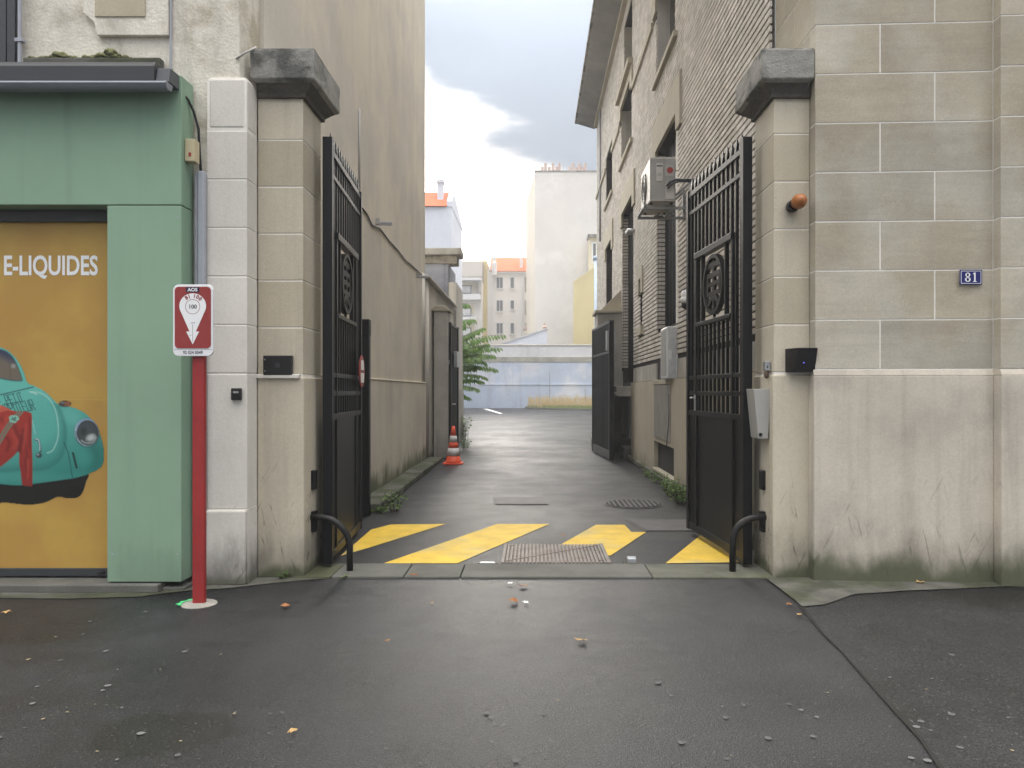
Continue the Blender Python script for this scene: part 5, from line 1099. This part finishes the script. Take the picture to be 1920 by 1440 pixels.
fr = [((860, 640), (945, 632), .18), ((862, 655), (938, 656), .16), ((858, 668), (925, 670), .2), ((862, 660), (905, 640), .2), ((850, 690), (930, 700), .35), ((852, 670), (910, 684), .25), ((850, 700), (912, 715), .3), ((846, 712), (905, 722), .3), ((846, 722), (896, 735), .25), ((846, 735), (880, 750), .2), ((862, 640), (906, 618), .15), ((850, 650), (885, 630), .2),
      ((846, 678), (900, 668), .25), ((850, 603), (888, 601), .12), ((846, 570), (876, 572), .1), ((845, 640), (880, 655), .2), ((840, 700), (885, 695), .3), ((850, 665), (893, 656), .2), ((846, 628), (868, 615), .15), ((868, 662), (915, 648), .16), ((846, 688), (895, 690), .22), ((862, 668), (900, 676), .2), ((844, 740), (870, 742), .1)]
for i, ((x0, y0), (x1, y1), sg_) in enumerate(fr):
    Yf = 25.3+R.uniform(-.5, 1.0); frond(W3(x0-16, y0+6, Yf+.3), W3(x1, y1, Yf), sg_, R.randint(13, 17), R.uniform(.23, .30))
for (a, b) in (((842, 700), (872, 650)), ((840, 660), (905, 648)), ((838, 740), (860, 700)), ((838, 640), (860, 600))): MB().tube([W3(800, a[1]+30, 26), W3(a[0], a[1], 25.9), W3(b[0], b[1], 25.6)], [.035, .025, .012], 7).build('branch', STEM, tr, smooth=True)
def weed(label, x, y, h, n, spread, ll, mat=WEEDL, z=.0):
    t = thing('weed', label, 'weed', (x, y, z)); st_ = MB(); vs = []; fs = []
    for i in range(max(4, n//7)):
        a = R.random()*6.3; r = spread*R.random()**.6; hh = h*R.uniform(.4, 1); p = [Vector((math.cos(a)*r*.3, math.sin(a)*r*.3, 0)), Vector((math.cos(a)*r*.7, math.sin(a)*r*.7, hh*.6)), Vector((math.cos(a)*r, math.sin(a)*r, hh))]
        st_.tube(p, [.003, .0025, .0015], 4)
        for j in range(7):
            q = R.uniform(.2, 1); c = p[0].lerp(p[1], q*2) if q < .5 else p[1].lerp(p[2], q*2-1); b = R.random()*6.3; d = Vector((math.cos(b), math.sin(b), R.uniform(-.2, .7))).normalized(); L = ll*R.uniform(.6, 1.3); w_ = d.cross(Vector((R.uniform(-.5, .5), R.uniform(-.5, .5), 1))).normalized()*L*.3; o = len(vs)
            vs += [c, c+d*L*.45+w_, c+d*L*.5+Vector((0, 0, -L*.06)), c+d*L*.45-w_, c+d*L+Vector((0, 0, -L*.25))]; fs += [(o, o+1, o+2), (o, o+2, o+3), (o+1, o+4, o+2), (o+2, o+4, o+3)]
    st_.build('stem', STEM, t); MB().add(vs, fs).build('leaves', mat, t); return t
x, y = gp(530, 1086); weed('small bright weed at the foot of the left gate pillar', x, y+.02, .09, 60, .07, .03)
x, y = gp(648, 1083); weed('tiny flat weed beside the left bent tube', x, y, .035, 30, .07, .025)
x, y = gp(740, 958); weed('grassy weed at the near end of the mossy kerb', x, y, .26, 120, .16, .055)
x, y = gp(712, 962); weed('low green weed between the gate post and the mossy kerb', x, y, .10, 60, .13, .05)
for i, (X_, Y_, hh, n, spd, lab) in enumerate(((1.98, 10.25, .30, 190, .24, 'dense leafy weed against the right wall beside the gate'), (1.93, 10.9, .26, 150, .24, 'leafy weed at the right wall below the basement window'), (1.98, 11.55, .30, 80, .18, 'smaller weed at the right wall near the window sill'), (1.97, 12.5, .16, 60, .16, 'thin low weed at the right wall under the window'), (1.96, 13.4, .14, 50, .14, 'farthest low weed along the right wall footing'))): weed(lab, X_, Y_, hh, n, spd, .06)
weed('weeds at the foot of the outbuilding wall beyond the cone', -2.05, 23.2, .9, 160, .28, .11); weed('low weeds by the inner left gate beyond the cone', -1.75, 19.3, .35, 90, .22, .08); weed('weeds growing by the stone bollard beyond the right gate', 1.66, 20.2, .5, 90, .2, .08)
def leaf(label, x, y, size, rot, mat, group='fallen leaves on the asphalt', cr_=1.):
    n = 10; rs = [1, .55, .9, .5, .75, .35, .75, .5, .9, .55]; vs = [(0, 0, .012)]; 
    for i in range(n): a = 2*math.pi*i/n; r = rs[i]*size*R.uniform(.85, 1.1); vs.append((r*math.cos(a)*1.15, r*math.sin(a)*.75, .006+R.uniform(0, .55)*size*.5*cr_))
    o = MB().add(vs, [(0, 1+i, 1+(i+1) % n) for i in range(n)]).build('fallen_leaf', mat); o.location = (x, y, .008); o.rotation_euler = (0, 0, rot); tag(o, label, 'leaf', group)
    so_ = o.modifiers.new('thick', 'SOLIDIFY'); so_.thickness = .002
for (X_, Y_, s, m_, lab) in ((536, 1141, .040, DEADL, 'curled brown fallen leaf on the pavement right of the red post'), (963, 1131, .052, DEADL, 'largest rusty brown fallen leaf lying below the drain grate'), (982, 1102, .036, DEADL, 'brown fallen leaf just below the kerb stones under the grate'), (1090, 1205, .035, DEADL2, 'pale tan fallen leaf lying alone in the middle of the pavement'), (1480, 1137, .030, DEADL, 'reddish fallen leaf by the tar seam at right'), (1498, 1156, .024, DEADL2, 'small tan leaf on the tar seam at right'), (1726, 1096, .040, DEADL2, 'tan fallen leaf against the plinth below the house number'),
                          (548, 1378, .026, DEADL2, 'small yellowish leaf near the bottom left puddle'), (12, 1152, .034, DEADL2, 'yellow leaf at the left edge below the shop sill'), (778, 1081, .034, DEADL, 'brown leaf lying on the threshold stones by the left gate'), (1056, 1006, .032, DEADL, 'small brown leaf between the yellow stripes behind the grate'), (725, 1206, .016, DEADL, 'tiny brown leaf fragment on the dark pavement at left'), (810, 1134, .014, DEADL2, 'tiny tan leaf fragment left of the largest leaf')):
    x, y = gp(X_, Y_); leaf(lab, x, y, s*1.2, R.random()*6, m_, cr_=1.2)
x, y = gp(1846, 1079); o = MB().lathe([(.004, 0), (.022, .008), (.028, .028), (.02, .046), (.004, .052)], n=14).build('conker', DEADL2, smooth=True); o.location = (x, 5.93, .0); tag(o, 'round tan conker by the foot of the stone pilaster', 'conker')
for X_, Y_ in ((957, 1097), (985, 1133)):
    x, y = gp(X_, Y_); leaf('crumpled white scrap of paper beside a brown leaf' if X_ < 970 else 'small pale torn scrap next to the largest brown leaf', x, y, .03, R.random()*6, WHT, 'pale scraps near the kerb', 1.0)

# ==================================================================== HAZE volume added to stand in for lens glare over the far end
hz = bpy.data.materials.new('glare_haze'); hz.use_nodes = True; hz.node_tree.nodes.clear()
hv = hz.node_tree.nodes.new('ShaderNodeVolumePrincipled'); hv.inputs['Color'].default_value = (.95, .95, .95, 1); hv.inputs['Density'].default_value = .0028; hv.inputs['Anisotropy'].default_value = .3
ho = hz.node_tree.nodes.new('ShaderNodeOutputMaterial'); hz.node_tree.links.new(hv.outputs[0], ho.inputs['Volume'])
tag(MB().box(-600, -600, -1.1, 600, 1000, 32).build('haze', hz), 'thin pale haze added in place of lens glare over the far houses', kind='stuff')
